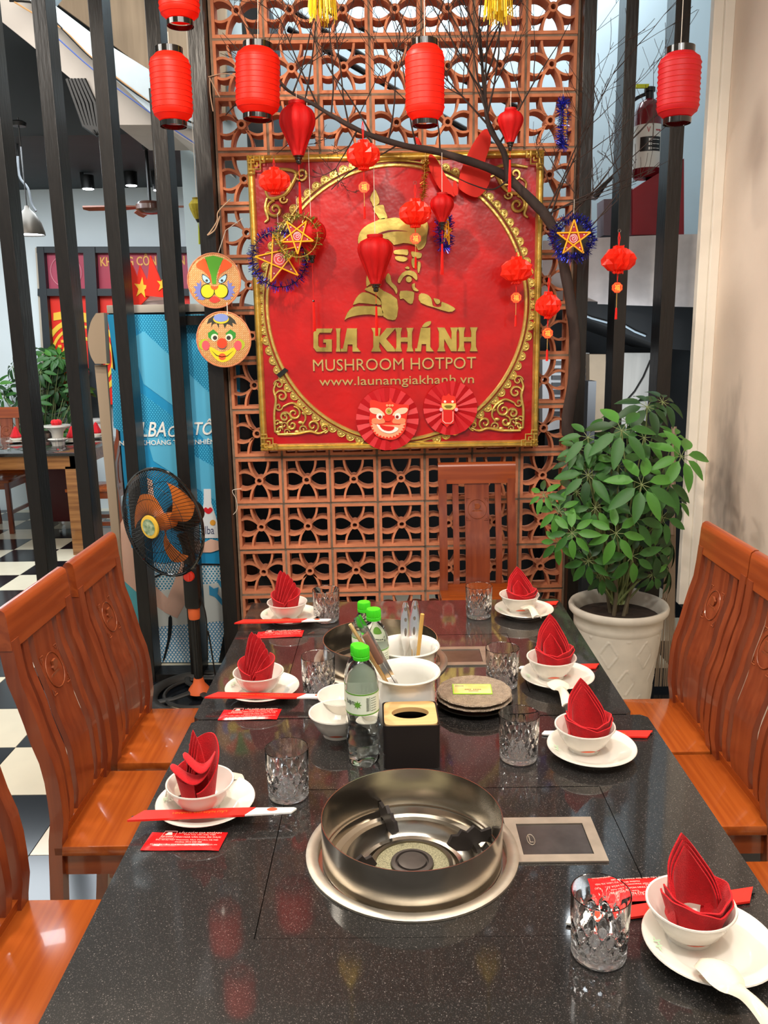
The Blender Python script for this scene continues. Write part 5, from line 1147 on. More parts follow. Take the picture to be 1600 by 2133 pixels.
lay(r2, 'lion_head', [(1060, 330), (1075, 240), (1120, 235), (1145, 210), (1170, 235), (1215, 245), (1228, 330), (1240, 400), (1050, 400)], '#E02A18', 1, 1, L6)
lay(r2, 'jaw', [(1065, 320), (1225, 320), (1220, 365), (1190, 390), (1090, 388), (1068, 360)], '#EBCB6A', 2, 0, L6)
lay(r2, 'jaw_line', [(1090, 350), (1115, 340), (1165, 340), (1190, 350), (1165, 375), (1120, 375)], '#7A6A20', 3, 0, L6)
for s in (-1, 1): lay(r2, 'eye', circ(1145+s*42, 300, 14, 10), '#F7E9DC', 3, 0, L6); lay(r2, 'paw', circ(1145+s*84, 388, 20, 12), '#F2A8B4', 3, 0, L6)

# ---------------- bamboo tray masks ----------------
def tray(lab, cx, cy, r, Y=3.56):
    c = at(cx, cy, Y=Y); t = thing('bamboo_tray_mask', lab, 'mask', c, 0, 'painted bamboo tray masks')
    g = G().lathe([(0, .0), (r*.9, .0), (r*.97, .004), (r, .012), (r*.98, .016), (0, .010)], 48); g.v = [(x, -.0+z-.012, y) for x, y, z in g.v]
    m = RATT
    g.build('woven_tray', m, t, 30)
    G().tube([(r*.985*math.cos(a), -.008+.0015*math.sin(23*a), r*.985*math.sin(a)) for a in [2*PI*i/90 for i in range(90)]], .0035, 5, closed=True).build('rim_binding', RATR, t); return t, c
def weave():
    nt = RATT.node_tree; b = nt.nodes['Principled BSDF']; tc = nt.nodes.new('ShaderNodeTexCoord')
    w_ = nt.nodes.new('ShaderNodeTexBrick'); mp = nt.nodes.new('ShaderNodeMapping'); mp.inputs['Rotation'].default_value = (PI/2, 0, .78); mp.inputs['Scale'].default_value = (26, 26, 26)
    nt.links.new(tc.outputs['Object'], mp.inputs[0]); nt.links.new(mp.outputs[0], w_.inputs['Vector'])
    w_.inputs['Color1'].default_value = S('#DFB27C'); w_.inputs['Color2'].default_value = S('#D49B5C'); w_.inputs['Mortar'].default_value = S('#B07C48'); w_.inputs['Scale'].default_value = 1.6; w_.inputs['Mortar Size'].default_value = .05
    nt.links.new(w_.outputs['Color'], b.inputs['Base Color'])
weave()
mk1, c1 = tray('upper bamboo tray mask painted with a green and orange striped opera face', 447, 585, .110)
mk2, c2 = tray('lower bamboo tray mask painted with a smiling red nosed clown face', 467, 707, .114)
def C6(c): return lambda pts: [(p.x-c.x, p.z-c.z) for p in (at(380+x/7.9, 510+y/7.9, Y=3.545) for x, y in pts)]
M1 = lambda nm, pts, col, k=0, sm=1: lay(mk1, nm, pts, col, k, sm, C6(c1), .0008, -.0125)
M2 = lambda nm, pts, col, k=0, sm=1: lay(mk2, nm, pts, col, k, sm, C6(c2), .0008, -.0125)
M1('stripe_green', [(365, 205), (510, 175), (670, 220), (640, 290), (600, 370), (560, 500), (555, 645), (490, 645), (470, 500), (425, 370), (390, 270)], '#4E9A1E', 0, 0)
M1('stripe_orange', [(370, 225), (240, 300), (235, 370), (330, 420), (430, 520), (475, 640), (460, 500), (420, 370)], '#F0591C'); M1('stripe_orange', [(680, 235), (790, 295), (815, 340), (770, 390), (650, 460), (585, 540), (570, 620), (590, 480), (630, 330)], '#F0591C')
for s in (-1, 1):
    X = lambda x: 525+s*x
    M1('eye', [(X(200), 480), (X(150), 500), (X(80), 560), (X(70), 620), (X(120), 635), (X(180), 600), (X(205), 540)], '#26343E'); M1('eye_white', [(X(190), 500), (X(145), 515), (X(85), 565), (X(75), 612), (X(120), 625), (X(168), 595), (X(192), 545)], '#A9D2E2', 1); M1('pupil', circ(X(125), 588, 22, 12), '#2C3A40', 2, 0)
    M1('whisker_tuft', [(X(215), 620), (X(235), 580), (X(240), 640), (X(295), 620), (X(275), 680), (X(345), 680), (X(300), 740), (X(340), 800), (X(280), 800), (X(320), 850), (X(255), 850), (X(280), 890), (X(190), 910), (X(150), 890), (X(200), 850), (X(225), 740)], '#6E74B8', 0, 0)
M1('muzzle_line', [(295, 750), (330, 665), (420, 640), (490, 680), (560, 680), (640, 640), (720, 670), (758, 760), (730, 850), (660, 880), (580, 850), (525, 810), (460, 880), (380, 880), (320, 840)], '#3A4418')
for s in (-1, 1): M1('muzzle', circ(525+s*112, 762, 106, 22, 108), '#E6C619', 2, 0)
M1('nose', [(465, 675), (525, 690), (590, 672), (575, 720), (525, 740), (480, 720)], '#F0591C', 3); M1('mouth', [(440, 905), (500, 850), (550, 850), (620, 905), (560, 950), (500, 950)], '#E8382C', 1, 1)
M2('hair', [(400, 1300), (430, 1220), (520, 1160), (700, 1150), (790, 1180), (860, 1240), (890, 1310), (820, 1280), (830, 1350), (770, 1310), (730, 1300), (695, 1375), (670, 1300), (600, 1300), (600, 1375), (560, 1290), (500, 1300), (470, 1360), (480, 1270)], '#33342A', 0, 0)
M2('cap_edge', circ(635, 1220, 130, 24, 78), '#E2C42A', 1, 0); M2('cap', circ(635, 1200, 122, 24, 66), '#7D90CC', 2, 0)
for s in (-1, 1):
    X = lambda x: 648+s*x
    M2('brow', [(X(230), 1450), (X(140), 1390), (X(60), 1460), (X(80), 1500), (X(180), 1560), (X(225), 1520)], '#2F8A2C', 0, 0); M2('eye', circ(X(120), 1525, 58, 18, 60), '#EFE6C8', 1, 0); M2('pupil', circ(X(112), 1530, 36, 14), '#33302A', 2, 0)
    M2('cheek_edge', circ(X(290), 1640, 88, 20, 90), '#A7B32C', 0, 0); M2('cheek', circ(X(265), 1655, 64, 18, 82), '#F0525C', 1, 0)
M2('nose', circ(652, 1620, 82, 22, 84), '#E8401C', 2, 0); M2('nose_shade', circ(652, 1650, 76, 20, 70), '#5A5A60', 1, 0)
M2('smile', [(440, 1700), (480, 1685), (560, 1730), (650, 1765), (740, 1740), (830, 1690), (880, 1710), (870, 1780), (800, 1870), (720, 1920), (640, 1930), (560, 1890), (480, 1800)], '#DEC520', 0); M2('smile_line', [(470, 1730), (560, 1810), (650, 1840), (740, 1820), (840, 1740), (745, 1832), (650, 1854), (555, 1824)], '#4A4418', 1, 0); M2('lips', circ(655, 1840, 60, 18, 56), '#EC5A28', 1, 0)
tag(G().tube([tuple(at(472, 612, Y=3.55)), tuple(at(474, 655, Y=3.55))], .002, 5).build('string', CORDW), 'short string joining the two bamboo tray masks', 'string')
tag(G().tube([tuple(at(455, 526, Y=3.56)), tuple(at(470, 480, Y=3.60)), tuple(at(505, 455, Y=3.64))], .0015, 5).build('string', CORDW), 'thin string tying the upper mask to the breeze blocks', 'string')

# ---------------- lanterns ----------------
TOPZ = 3.45
def hang(t, z0, r=.0012, m=CORDW, top=None):
    G().tube([(0, 0, z0), (0, 0, (top or TOPZ)-t.location.z)], r, 5).build('cord', m, t)
def nylon(lab, x, y0, y1, wpx, Y, tilt=0, m=LANT, top=None):
    """ribbed cylindrical lantern: image rows y0..y1 of its fabric, width wpx"""
    a = at(x, y0, Y=Y); b = at(x, y1, Y=Y); H = (a.z-b.z); r = (at(x+wpx/2, (y0+y1)/2, Y=Y)-at(x-wpx/2, (y0+y1)/2, Y=Y)).x/2
    c = (a+b)/2; t = thing('nylon_lantern', lab, 'lantern', (c.x, Y, c.z), 0, 'red ribbed nylon lanterns'); t.rotation_euler = (0, tilt, 0)
    pr = []; n = 12
    for i in range(n+1):
        z = -H/2+H*i/n; e = min(1, (1-abs(2*i/n-1))*3.2); rr = r*(.66+.34*math.sin(e*PI/2)); pr.append((rr, z))
        if i < n:
            zm = z+H/n/2; em = min(1, (1-abs(2*(i+.5)/n-1))*3.2); pr.append((r*(.66+.34*math.sin(em*PI/2))*.975, zm))
    g = G(); k = len(pr); g.lathe(pr, 36); g.f = [f for f in g.f if len(f) == 4]; g.build('fabric', m, t, 60)
    g = G()
    for i in range(1, n): z = -H/2+H*i/n; e = min(1, (1-abs(2*i/n-1))*3.2); rr = r*(.66+.34*math.sin(e*PI/2))+.0004; g.tube([(rr*math.cos(q*PI/16), rr*math.sin(q*PI/16), z) for q in range(32)], .0008, 4, closed=True)
    g.build('ribs', mat('rib_red', '#D8220F', .5), t)
    for s, nm in ((1, 'top_hoop'), (-1, 'bottom_hoop')): G().lathe([(r*.67, s*H/2-.003), (r*.67, s*(H/2+.019)), (r*.645, s*(H/2+.019)), (r*.645, s*H/2-.003)], 36, close=True).build(nm, GLOSSK, t)
    g = G(); g.tube([(-r*.65, 0, H/2+.02), (r*.65, 0, H/2+.02)], .0012, 5); g.build('hanger_wire', BLACK, t)
    if tilt == 0: hang(t, H/2+.02, top=top)
    else:
        g = G(); g.tube([(0, 0, H/2+.02), (-math.sin(tilt)*0-.02*0, 0, 3.45-c.z)], .0012, 5); o = g.build('cord', CORDW, t)
    return t
nylon('red ribbed lantern cut by the top edge, uppermost of the left pair', 371, -95, 42, 84, 3.0)
nylon('red ribbed lantern hanging below another at the upper left', 357, 113, 252, 84, 3.0, top=at(365, 66, Y=3.0).z)
nylon('red ribbed lantern before the left edge of the breeze blocks', 537, 103, 238, 92, 3.25, .05)
nylon('red ribbed lantern hanging above the centre right of the sign', 885, 97, 250, 82, 3.1)
nylon('pinkish red ribbed lantern by the beige wall at the right', 1414, 112, 245, 86, 2.9, 0, mat('nylon_pinkred', '#D8242C', .5, transl=.35))
def tassel(t, x, z0, z1, w_=.008, m=CORDR):
    g = G(); n = 7
    for k in range(n):
        a = 2*PI*k/n; g.tube([(x+.002*math.cos(a), .002*math.sin(a), z0), (x+w_*.5*math.cos(a), w_*.5*math.sin(a), (z0+z1)/2), (x+w_*.62*math.cos(a+.3), w_*.62*math.sin(a+.3), z1)], .0016, 4)
    g.build('tassel', m, t)
def silk(lab, x, ytop, ywide, ybot, wpx, Y, tas=None, ribs=8, topz=None, m=SILK):
    a = at(x, ytop, Y=Y); b = at(x, ybot, Y=Y); H = a.z-b.z; r = (at(x+wpx/2, ywide, Y=Y)-at(x-wpx/2, ywide, Y=Y)).x/2; zw = (at(x, ywide, Y=Y).z-b.z)
    t = thing('silk_lantern', lab, 'lantern', (b.x, Y, b.z), 0, 'red silk bulb lanterns')
    pr = [(r*.30, 0), (r*.36, H*.06), (r*.62, zw*.45), (r*.90, zw*.8), (r, zw), (r*.97, zw+(H-zw)*.35), (r*.80, zw+(H-zw)*.65), (r*.46, H*.95), (r*.44, H*.96), (r*.46, H)]
    g = G(); pp = smoothp(pr, 3, False); g.lathe(pp, 48, rf=lambda q, z: -.10*r*(1-abs(math.cos(ribs/2*q)))**.8*.9 if .06*H < z < .94*H else 0); g.f = [f for f in g.f if len(f) == 4]; g.build('silk_body', m, t, 50)
    G().lathe([(r*.10, -.030), (r*.16, -.024), (r*.15, -.016), (r*.22, -.012), (r*.22, -.006), (r*.30, -.002), (r*.30, .003)], 20).build('wooden_finial', GLOSSK, t)
    G().lathe([(r*.45, H*.97), (r*.45, H+.004), (0, H+.005)], 24).build('top_cap', mat('cap_red', '#B5120C', .6), t)
    if tas:
        z1 = at(x, tas, Y=Y).z-b.z; zb = min(-.045, z1+(.12 if z1 < -.17 else .06)); G().tube([(0, 0, -.028), (0, 0, zb)], .0009, 4).build('tassel_cord', CORDR, t); G().ball((0, 0, zb), .005, 8).build('bead', GLOSSK, t)
        tassel(t, 0, zb-.003, z1)
    G().tube([(0, 0, H), (0, 0, (topz or at(x, ytop-30, Y=Y).z)-b.z)], .0012, 5).build('cord', CORDW, t); return t
silk('large red silk lantern with black finial below the left branch tip', 622, 213, 255, 325, 76, 3.42, 445)
silk('large red silk lantern hanging in front of the sign emblem', 783, 491, 522, 592, 74, 3.40, 700, topz=at(800, 290, Y=3.4).z)
silk('red silk lantern hanging from the branch at the upper right', 1063, 228, 252, 297, 54, 3.40, 400, topz=at(1063, 190, Y=3.4).z)
silk('small red silk lantern over a tinsel star, right of the sign centre', 921, 404, 428, 463, 50, 3.42, 572, topz=at(921, 318, Y=3.42).z)
silk('red silk lantern half hidden behind the green tinsel star', 650, 455, 490, 532, 62, 3.50, 690, topz=at(650, 200, Y=3.5).z)
def honey(lab, x, y, wpx, hpx, Y, tag_y=None, tas=None, wild=0, ring=None):
    c = at(x, y, Y=Y); r = (at(x+wpx/2, y, Y=Y)-at(x-wpx/2, y, Y=Y)).x/2; H = at(x, y-hpx/2, Y=Y).z-at(x, y+hpx/2, Y=Y).z
    t = thing('paper_lantern', lab, 'lantern', c, 0, 'red tissue paper puff lanterns'); nf = 12; g = G(); rg = random.Random(int(x))
    prof = [(.32, -.5), (.34, -.40), (.62, -.36), (.95, -.18), (1.0, 0), (.95, .18), (.62, .36), (.34, .40), (.32, .5)]
    n = nf*2; vs = []; fs = []
    for j, (rr, zz) in enumerate(prof):
        for i in range(n):
            a = 2*PI*i/n+(.13 if j % 2 else -.13)*(i % 2); q = r*rr*(1 if i % 2 == 0 else .80-(.12 if j % 2 else 0))*(1+wild*rg.uniform(-.16, .12)); vs.append((q*math.cos(a), q*math.sin(a), zz*H*(1+wild*rg.uniform(-.06, .06))))
    for j in range(len(prof)-1):
        for i in range(n): fs.append((j*n+i, j*n+(i+1) % n, (j+1)*n+(i+1) % n, (j+1)*n+i))
    g.add(vs, fs); g.build('paper_body', CREPE, t, 0)
    tz = at(x, (ring or y-hpx/2-22), Y=Y).z-c.z
    g = G(); g.tube([(0, 0, H*.45), (-.003, 0, tz-.02), (0, 0, tz)], .0016, 5).tube([(0, 0, H*.45), (.004, 0, tz-.02), (0, 0, tz)], .0016, 5); g.build('cord', CORDR, t)
    G().tube([(.006*math.cos(a), 0, tz+.006+.006*math.sin(a)) for a in [2*PI*i/12 for i in range(12)]], .0008, 4, closed=True).build('hook_ring', mat('ring_grey', '#8A8078', .4, metal=.6), t)
    if tag_y:
        z = at(x, tag_y, Y=Y).z-c.z
        g = G(); g.tube([(-.002, 0, -H*.45), (0, 0, z+.02)], .001, 4).tube([(.003, 0, -H*.45), (0, 0, z+.02)], .001, 4); g.build('tag_cord', CORDR, t)
        d = G().prism([(r_*math.cos(a)*1.05, z+r_*math.sin(a)) for a, r_ in [(2*PI*i/24, .0215 if i % 3 else .0195) for i in range(24)]], -.0015, .0015).build('fortune_tag', mat('tag_red', '#EE3A1A', .5), t, 0)
        g = G(); text_xz(g, '福', -.011, .011, z-.012, z+.012, -.0018, .0005, .01); g.tube([(.018*math.cos(a), -.002, z+.017*math.sin(a)) for a in [2*PI*i/20 for i in range(20)]], .0006, 4, closed=True); g.build('gold_character', YELTXT, d, 0)
        if tas:
            z2 = at(x, tas, Y=Y).z-c.z; G().tube([(0, 0, z-.02), (0, 0, z2+.045)], .0012, 5).build('thread', STRAW, t); tassel(t, 0, z2+.045, z2, .006)
    return t
honey('red paper puff lantern with tag, hanging over the top edge of the sign', 757, 323, 70, 62, 3.38, 390, 456, ring=253)
honey('red paper puff lantern at the upper left corner of the sign', 572, 377, 66, 56, 3.42, ring=330)
honey('red paper puff lantern with tag over the emblem hat', 865, 444, 68, 60, 3.42, 497, 560, ring=384)
honey('crumpled red paper puff lantern at the right rim of the gold circle', 1076, 563, 66, 56, 3.46, 620, 680, 1, ring=525)
honey('crumpled red paper puff lantern right of the sign, before the tree trunk', 1142, 636, 54, 56, 3.40, 694, 752, 1, ring=578)
honey('crumpled red paper puff lantern farthest right, between two posts', 1288, 541, 70, 58, 3.45, 599, 665, 1, ring=484)
# tinsel stars
def star(lab, x, y, rpx, Y, rot, tin, ringpx, panel, squash=1, yaw=0, sr=1):
    c = at(x, y, Y=Y); k = (at(x+100, y, Y=Y)-at(x, y, Y=Y)).x/100; r = rpx*k; rr = ringpx*k
    t = thing('tinsel_star', lab, 'decoration', c, yaw, 'tinsel ringed star lanterns'); V = [(r*math.sin(rot+2*PI*i/5), r*math.cos(rot+2*PI*i/5)) for i in range(5)]
    for i in range(5):
        a, b = V[i], V[(i+2) % 5]; G().tube([(a[0], -.012+.002*i % .006, a[1]), (b[0], -.012+.002*(i+1) % .006, b[1])], .0032, 6).build('straw', STARY, t)
    pt = []
    for i in range(5): a = rot+2*PI*i/5; pt += [(r*.93*math.sin(a), r*.93*math.cos(a)), (r*.37*math.sin(a+PI/5), r*.37*math.cos(a+PI/5))]
    G().prism(pt, -.006, -.004).build('film', panel, t, 0); G().prism([(r*.26*math.cos(a), r*.26*math.sin(a)) for a in [2*PI*i/20 for i in range(20)]], -.0075, -.006).build('centre_print', P('#B02A34') if panel != P('#8C1620') else P('#C43A3A'), t, 0)
    g = G(); g.tube([(r*.21*math.cos(a), -.0078, r*.21*math.sin(a)) for a in [2*PI*i/18 for i in range(18)]], .0012, 4, closed=True); g.tube([(r*(.03+.012*i)*math.cos(i*.8), -.0078, r*(.03+.012*i)*math.sin(i*.8)) for i in range(12)], .0012, 4)
    for i in range(5): a = rot+2*PI*i/5; g.prism([(r*.62*math.sin(a)+.0035*math.cos(q)*(1 if j % 2 else .4), r*.62*math.cos(a)+.0035*math.sin(q)*(1 if j % 2 else .4)) for j, q in enumerate([2*PI*m_/10 for m_ in range(10)])], -.0072, -.006)
    g.build('white_print', P('#F0DDE0'), t, 0)
    G().tube([(rr*math.cos(a), .0, rr*math.sin(a)) for a in [2*PI*i/40 for i in range(40)]], .0018, 5, closed=True).build('wire_ring', BLACK if tin is TINB else STRAW, t)
    g = G(); rg = random.Random(int(x*3))
    for i in range(int(1100*sr)):
        a = rg.uniform(0, 2*PI); th = rg.uniform(0, 2*PI); l = rg.uniform(.012, .030); b = Vector((rr*math.cos(a), 0, rr*math.sin(a))); d = Vector((math.cos(a)*math.cos(th)+rg.uniform(-.4, .4), math.sin(th), math.sin(a)*math.cos(th)+rg.uniform(-.4, .4))).normalized(); s_ = d.cross(Vector((rg.random(), rg.random(), rg.random()))).normalized()*.0011
        e = b+d*l; g.add([b-s_, b+s_, e+s_, e-s_], [(0, 1, 2, 3)])
    g.build('tinsel', tin, t, 0, kind='stuff'); G().tube([(0, 0, rr), (0, 0, rr+.07)], .0008, 4).build('cord', CORDW, t); return t
star('large star in a blue tinsel ring at the left edge of the sign', 582, 540, 50, 3.52, -.22, TINB, 56, P('#8C1620'), yaw=.15)
star('smaller upright star in a green tinsel ring overlapping the blue one', 620, 492, 36, 3.46, PI*1.0, TING, 42, P('#A61A24'), yaw=-.1, sr=.6)
star('star in a blue tinsel ring on the tree trunk right of the sign', 1194, 497, 37, 3.40, .0, TINB, 40, P('#A61A24'), sr=.8)
star('narrow tinsel star seen edge on behind the small silk lantern', 926, 482, 30, 3.50, .1, TINB, 32, P('#8C1620'), yaw=1.15, sr=.6)
star('tinsel star seen nearly edge on beside the upper right of the screen', 1172, 258, 40, 3.50, .2, TINB, 42, P('#8C1620'), yaw=1.3, sr=.7)
# gold tinsel strand
g = G(); rg = random.Random(4); a = at(887, 333, Y=3.5); b = at(881, 418, Y=3.5)
for i in range(420):
    u = rg.random(); p = a.lerp(b, u); d = Vector((rg.uniform(-1, 1), rg.uniform(-1, 1), rg.uniform(-.5, .5))).normalized(); e = p+d*rg.uniform(.008, .022); s_ = d.cross(Vector((rg.random(), .3, rg.random()))).normalized()*.0009; g.add([p-s_, p+s_, e+s_, e-s_], [(0, 1, 2, 3)])
gt = thing('gold_tinsel_strand', 'short gold tinsel strand hanging from the branch above the emblem', 'tinsel'); g.build('tinsel', TINY, gt, 0, kind='stuff'); G().tube([tuple(a+Vector((0, 0, .03))), tuple(b)], .0015, 5).build('wire', STRAW, gt)
# yellow tassels at the top
for k, (x, y) in enumerate(((672, 8), (1040, 10))):
    c = at(x, y, Y=3.1); t = thing('yellow_tassel', ['yellow silk tassel at the top edge, left of centre', 'yellow silk tassel at the top edge, right of centre'][k], 'tassel', c, 0, 'yellow tassels at the top edge')
    G().ball((0, 0, .06), .022, 12).build('knot', YTAS, t); hang(t, .07, .002, YTAS)
    g = G(); rg = random.Random(k)
    for i in range(90):
        q = rg.uniform(0, 2*PI); r_ = .052*math.sqrt(rg.random()); z1 = -.02-rg.uniform(.0, .04); g.tube([(r_*.25*math.cos(q), r_*.25*math.sin(q), .055), (r_*.9*math.cos(q), r_*.9*math.sin(q), .02), (r_*math.cos(q), r_*math.sin(q), z1)], .0016, 3)
    g.build('fringe', YTAS, t, 0, kind='stuff')
# red foam butterfly
def bfly():
    t = thing('red_butterfly', 'flat red foam butterfly cut-out resting across the upper sign edge', 'decoration'); Y = 3.57
    for p in ([(955, 385), (962, 350), (985, 300), (1008, 270), (1020, 275), (1022, 300), (1010, 340), (1022, 355), (1018, 385), (1000, 408), (985, 410), (962, 398)], [(948, 400), (940, 385), (925, 360), (908, 330), (895, 322), (893, 345), (905, 375), (920, 398), (938, 405), (946, 410)]):
        G().prism(px(smoothp(p, 3), Y), Y-.004, Y+.002).build('wing', FELT, t, 0)
    G().prism(px([(862, 284), (872, 288), (880, 304), (874, 303), (864, 298)], Y), Y-.004, Y+.002).build('wing_tip', FELT, t, 0)
    G().prism(px(smoothp([(944, 380), (950, 378), (954, 400), (950, 408), (944, 402)], 3), Y), Y-.008, Y-.003).build('body', FELT, t, 0)
bfly()

# ---------------- dry branch ----------------
def branchy():
    t = thing('dry_branch_tree', 'bare dark branch tree arching from the right post over the sign', 'tree')
    A = lambda l, Y: [tuple(at(x, y, Y=Y+dy)) for x, y, dy in l]
    tr = smoothp(A([(1183, 905, .05), (1182, 870, .03), (1196, 780, .0), (1198, 720, 0), (1190, 640, 0), (1178, 570, .0), (1160, 490, 0), (1130, 440, 0)], 3.50), 4, False)
    G().tube(tr, [.025-.005*i/len(tr)+.0012*math.sin(i*1.7) for i in range(len(tr))], 9).build('trunk', BARK, t)
    lm = smoothp(A([(1132, 442, 0), (1090, 400, 0), (1050, 365, 0), (1000, 343, 0), (950, 327, 0), (900, 313, 0), (850, 305, 0), (790, 288, 0), (745, 270, 0), (690, 240, .0), (650, 215, 0), (610, 195, 0), (588, 178, 0)], 3.50), 3, False)
    G().tube(lm, [.020*(1-.80*i/len(lm))+.001*math.sin(i*1.3) for i in range(len(lm))], 9).build('main_limb', BARK, t)
    l2 = smoothp(A([(1060, 375, 0), (1052, 325, -.02), (1040, 300, -.03), (1018, 262, -.03), (1010, 200, 0), (1004, 130, .03), (1000, 60, .04)], 3.48), 3, False)
    G().tube(l2, [.014*(1-.78*i/len(l2)) for i in range(len(l2))], 8).build('upper_limb', BARK, t)
    rg = random.Random(11); cnt = [0]
    def twig(p, d, L_, r, dep, g):
        pts = [Vector(p)]; n = 6; d = Vector(d).normalized(); bend = Vector((rg.uniform(-.3, .3), rg.uniform(-.15, .1), rg.uniform(-.05, .35)))
        for i in range(n):
            d = (d+bend*.22+Vector((rg.uniform(-.12, .12), rg.uniform(-.06, .06), rg.uniform(-.08, .1)))).normalized(); q = pts[-1]+d*L_/n; q.z = min(q.z, 3.42); q.y = min(q.y, 3.57); q.y = max(q.y, 3.2); pts.append(q)
        g.tube([tuple(q) for q in pts], [max(.0009, r*(1-.75*i/n)) for i in range(n+1)], 4)
        if dep > 0:
            for k in range(rg.choice((2, 3, 3))):
                i = rg.randint(1, n-1); s = rg.choice((-1, 1)); nd = (d+Vector((s*rg.uniform(.5, 1.1), rg.uniform(-.4, .2), rg.uniform(-.1, .6)))).normalized(); twig(pts[i], nd, L_*rg.uniform(.4, .7), r*.55, dep-1, g)
    def tw(path, i, dirs, L_, r=.0042, dep=3):
        g = G(); twig(path[i], dirs, L_, r, dep, g); g.build('twig', TWIG, t, 40)
    for i, d, L_ in ((3, (-.5, 0, 1), .42), (6, (.7, 0, 1), .5), (8, (-.2, 0, 1), .6), (10, (.3, 0, 1), .7), (11, (.05, 0, 1), .75), (12, (-.6, 0, 1), .5), (13, (.5, 0, 1), .6), (14, (-.1, 0, 1), .55), (15, (.4, 0, 1), .4), (16, (-.4, 0, 1), .4), (9, (-.8, 0, .7), .45)): tw(l2, i, d, L_)
    for i, d, L_ in ((14, (.1, 0, 1), .4), (17, (-.3, 0, 1), .5), (20, (.2, 0, 1), .45), (22, (-.4, 0, 1), .55), (25, (-.1, 0, 1), .6), (27, (.3, 0, 1), .6), (29, (-.5, 0, .9), .5), (31, (.1, 0, 1), .55), (33, (.4, 0, 1), .5), (34, (-.6, 0, .7), .35), (35, (-.9, 0, .5), .3), (24, (-.4, 0, -.6), .2), (19, (-.5, 0, -.3), .2), (28, (-.7, 0, -.6), .25)): tw(lm, i, d, L_, .0036)
    for i, d, L_ in ((24, (.8, 0, 1), .5), (25, (1, 0, .9), .6), (27, (.6, 0, 1), .5), (27, (1, -.1, .5), .45), (22, (1, 0, .6), .4), (26, (.3, 0, 1), .7)): tw(tr, i, d, L_, .0038)
    for pts in ([(1060, 375), (1025, 395), (985, 385), (955, 372)], [(745, 270), (775, 300), (752, 340), (720, 365), (690, 395)], [(588, 178), (540, 160), (480, 150), (437, 162)], [(545, 190), (500, 210), (470, 240)]):
        g = G(); P_ = smoothp([tuple(at(x, y, Y=3.47)) for x, y in pts], 5, False); g.tube(P_, [.004*(1-.6*i/len(P_)) for i in range(len(P_))], 6); g.build('twig', TWIG, t)
    return t
branchy()
for k, pts in enumerate(([(437, 162), (446, 180), (458, 202)], [(437, 162), (438, 195), (444, 232)], [(500, 163), (470, 153), (434, 160)])):
    tag(G().tube(smoothp([tuple(at(x, y, Y=3.44)) for x, y in pts], 5, False), .0022, 5).build('raffia_tie', mat('raffia', '#C9A98A', .8)), ['short raffia end', 'long hanging raffia end', 'raffia tie reaching the lantern'][k]+' on the left black post', 'string', 'raffia ties')
tag(G().tube(smoothp([tuple(at(x, y, Y=3.57)) for x, y in ((480, 415), (455, 440), (452, 460), (440, 480), (432, 490), (448, 478), (458, 450))], 5, False), .0025, 5).build('raffia_tie', mat('raffia', '#C9A98A', .8)), 'raffia loop tied round the post above the masks', 'string', 'raffia ties')
tag(G().tube(smoothp([tuple(at(x, y, Y=3.58)) for x, y in ((503, 1018), (484, 1022), (492, 1040), (494, 1060), (486, 1072))], 5, False), .0012, 5).build('white_thread', CORDW), 'white thread hanging on the post right of the cooler', 'string')

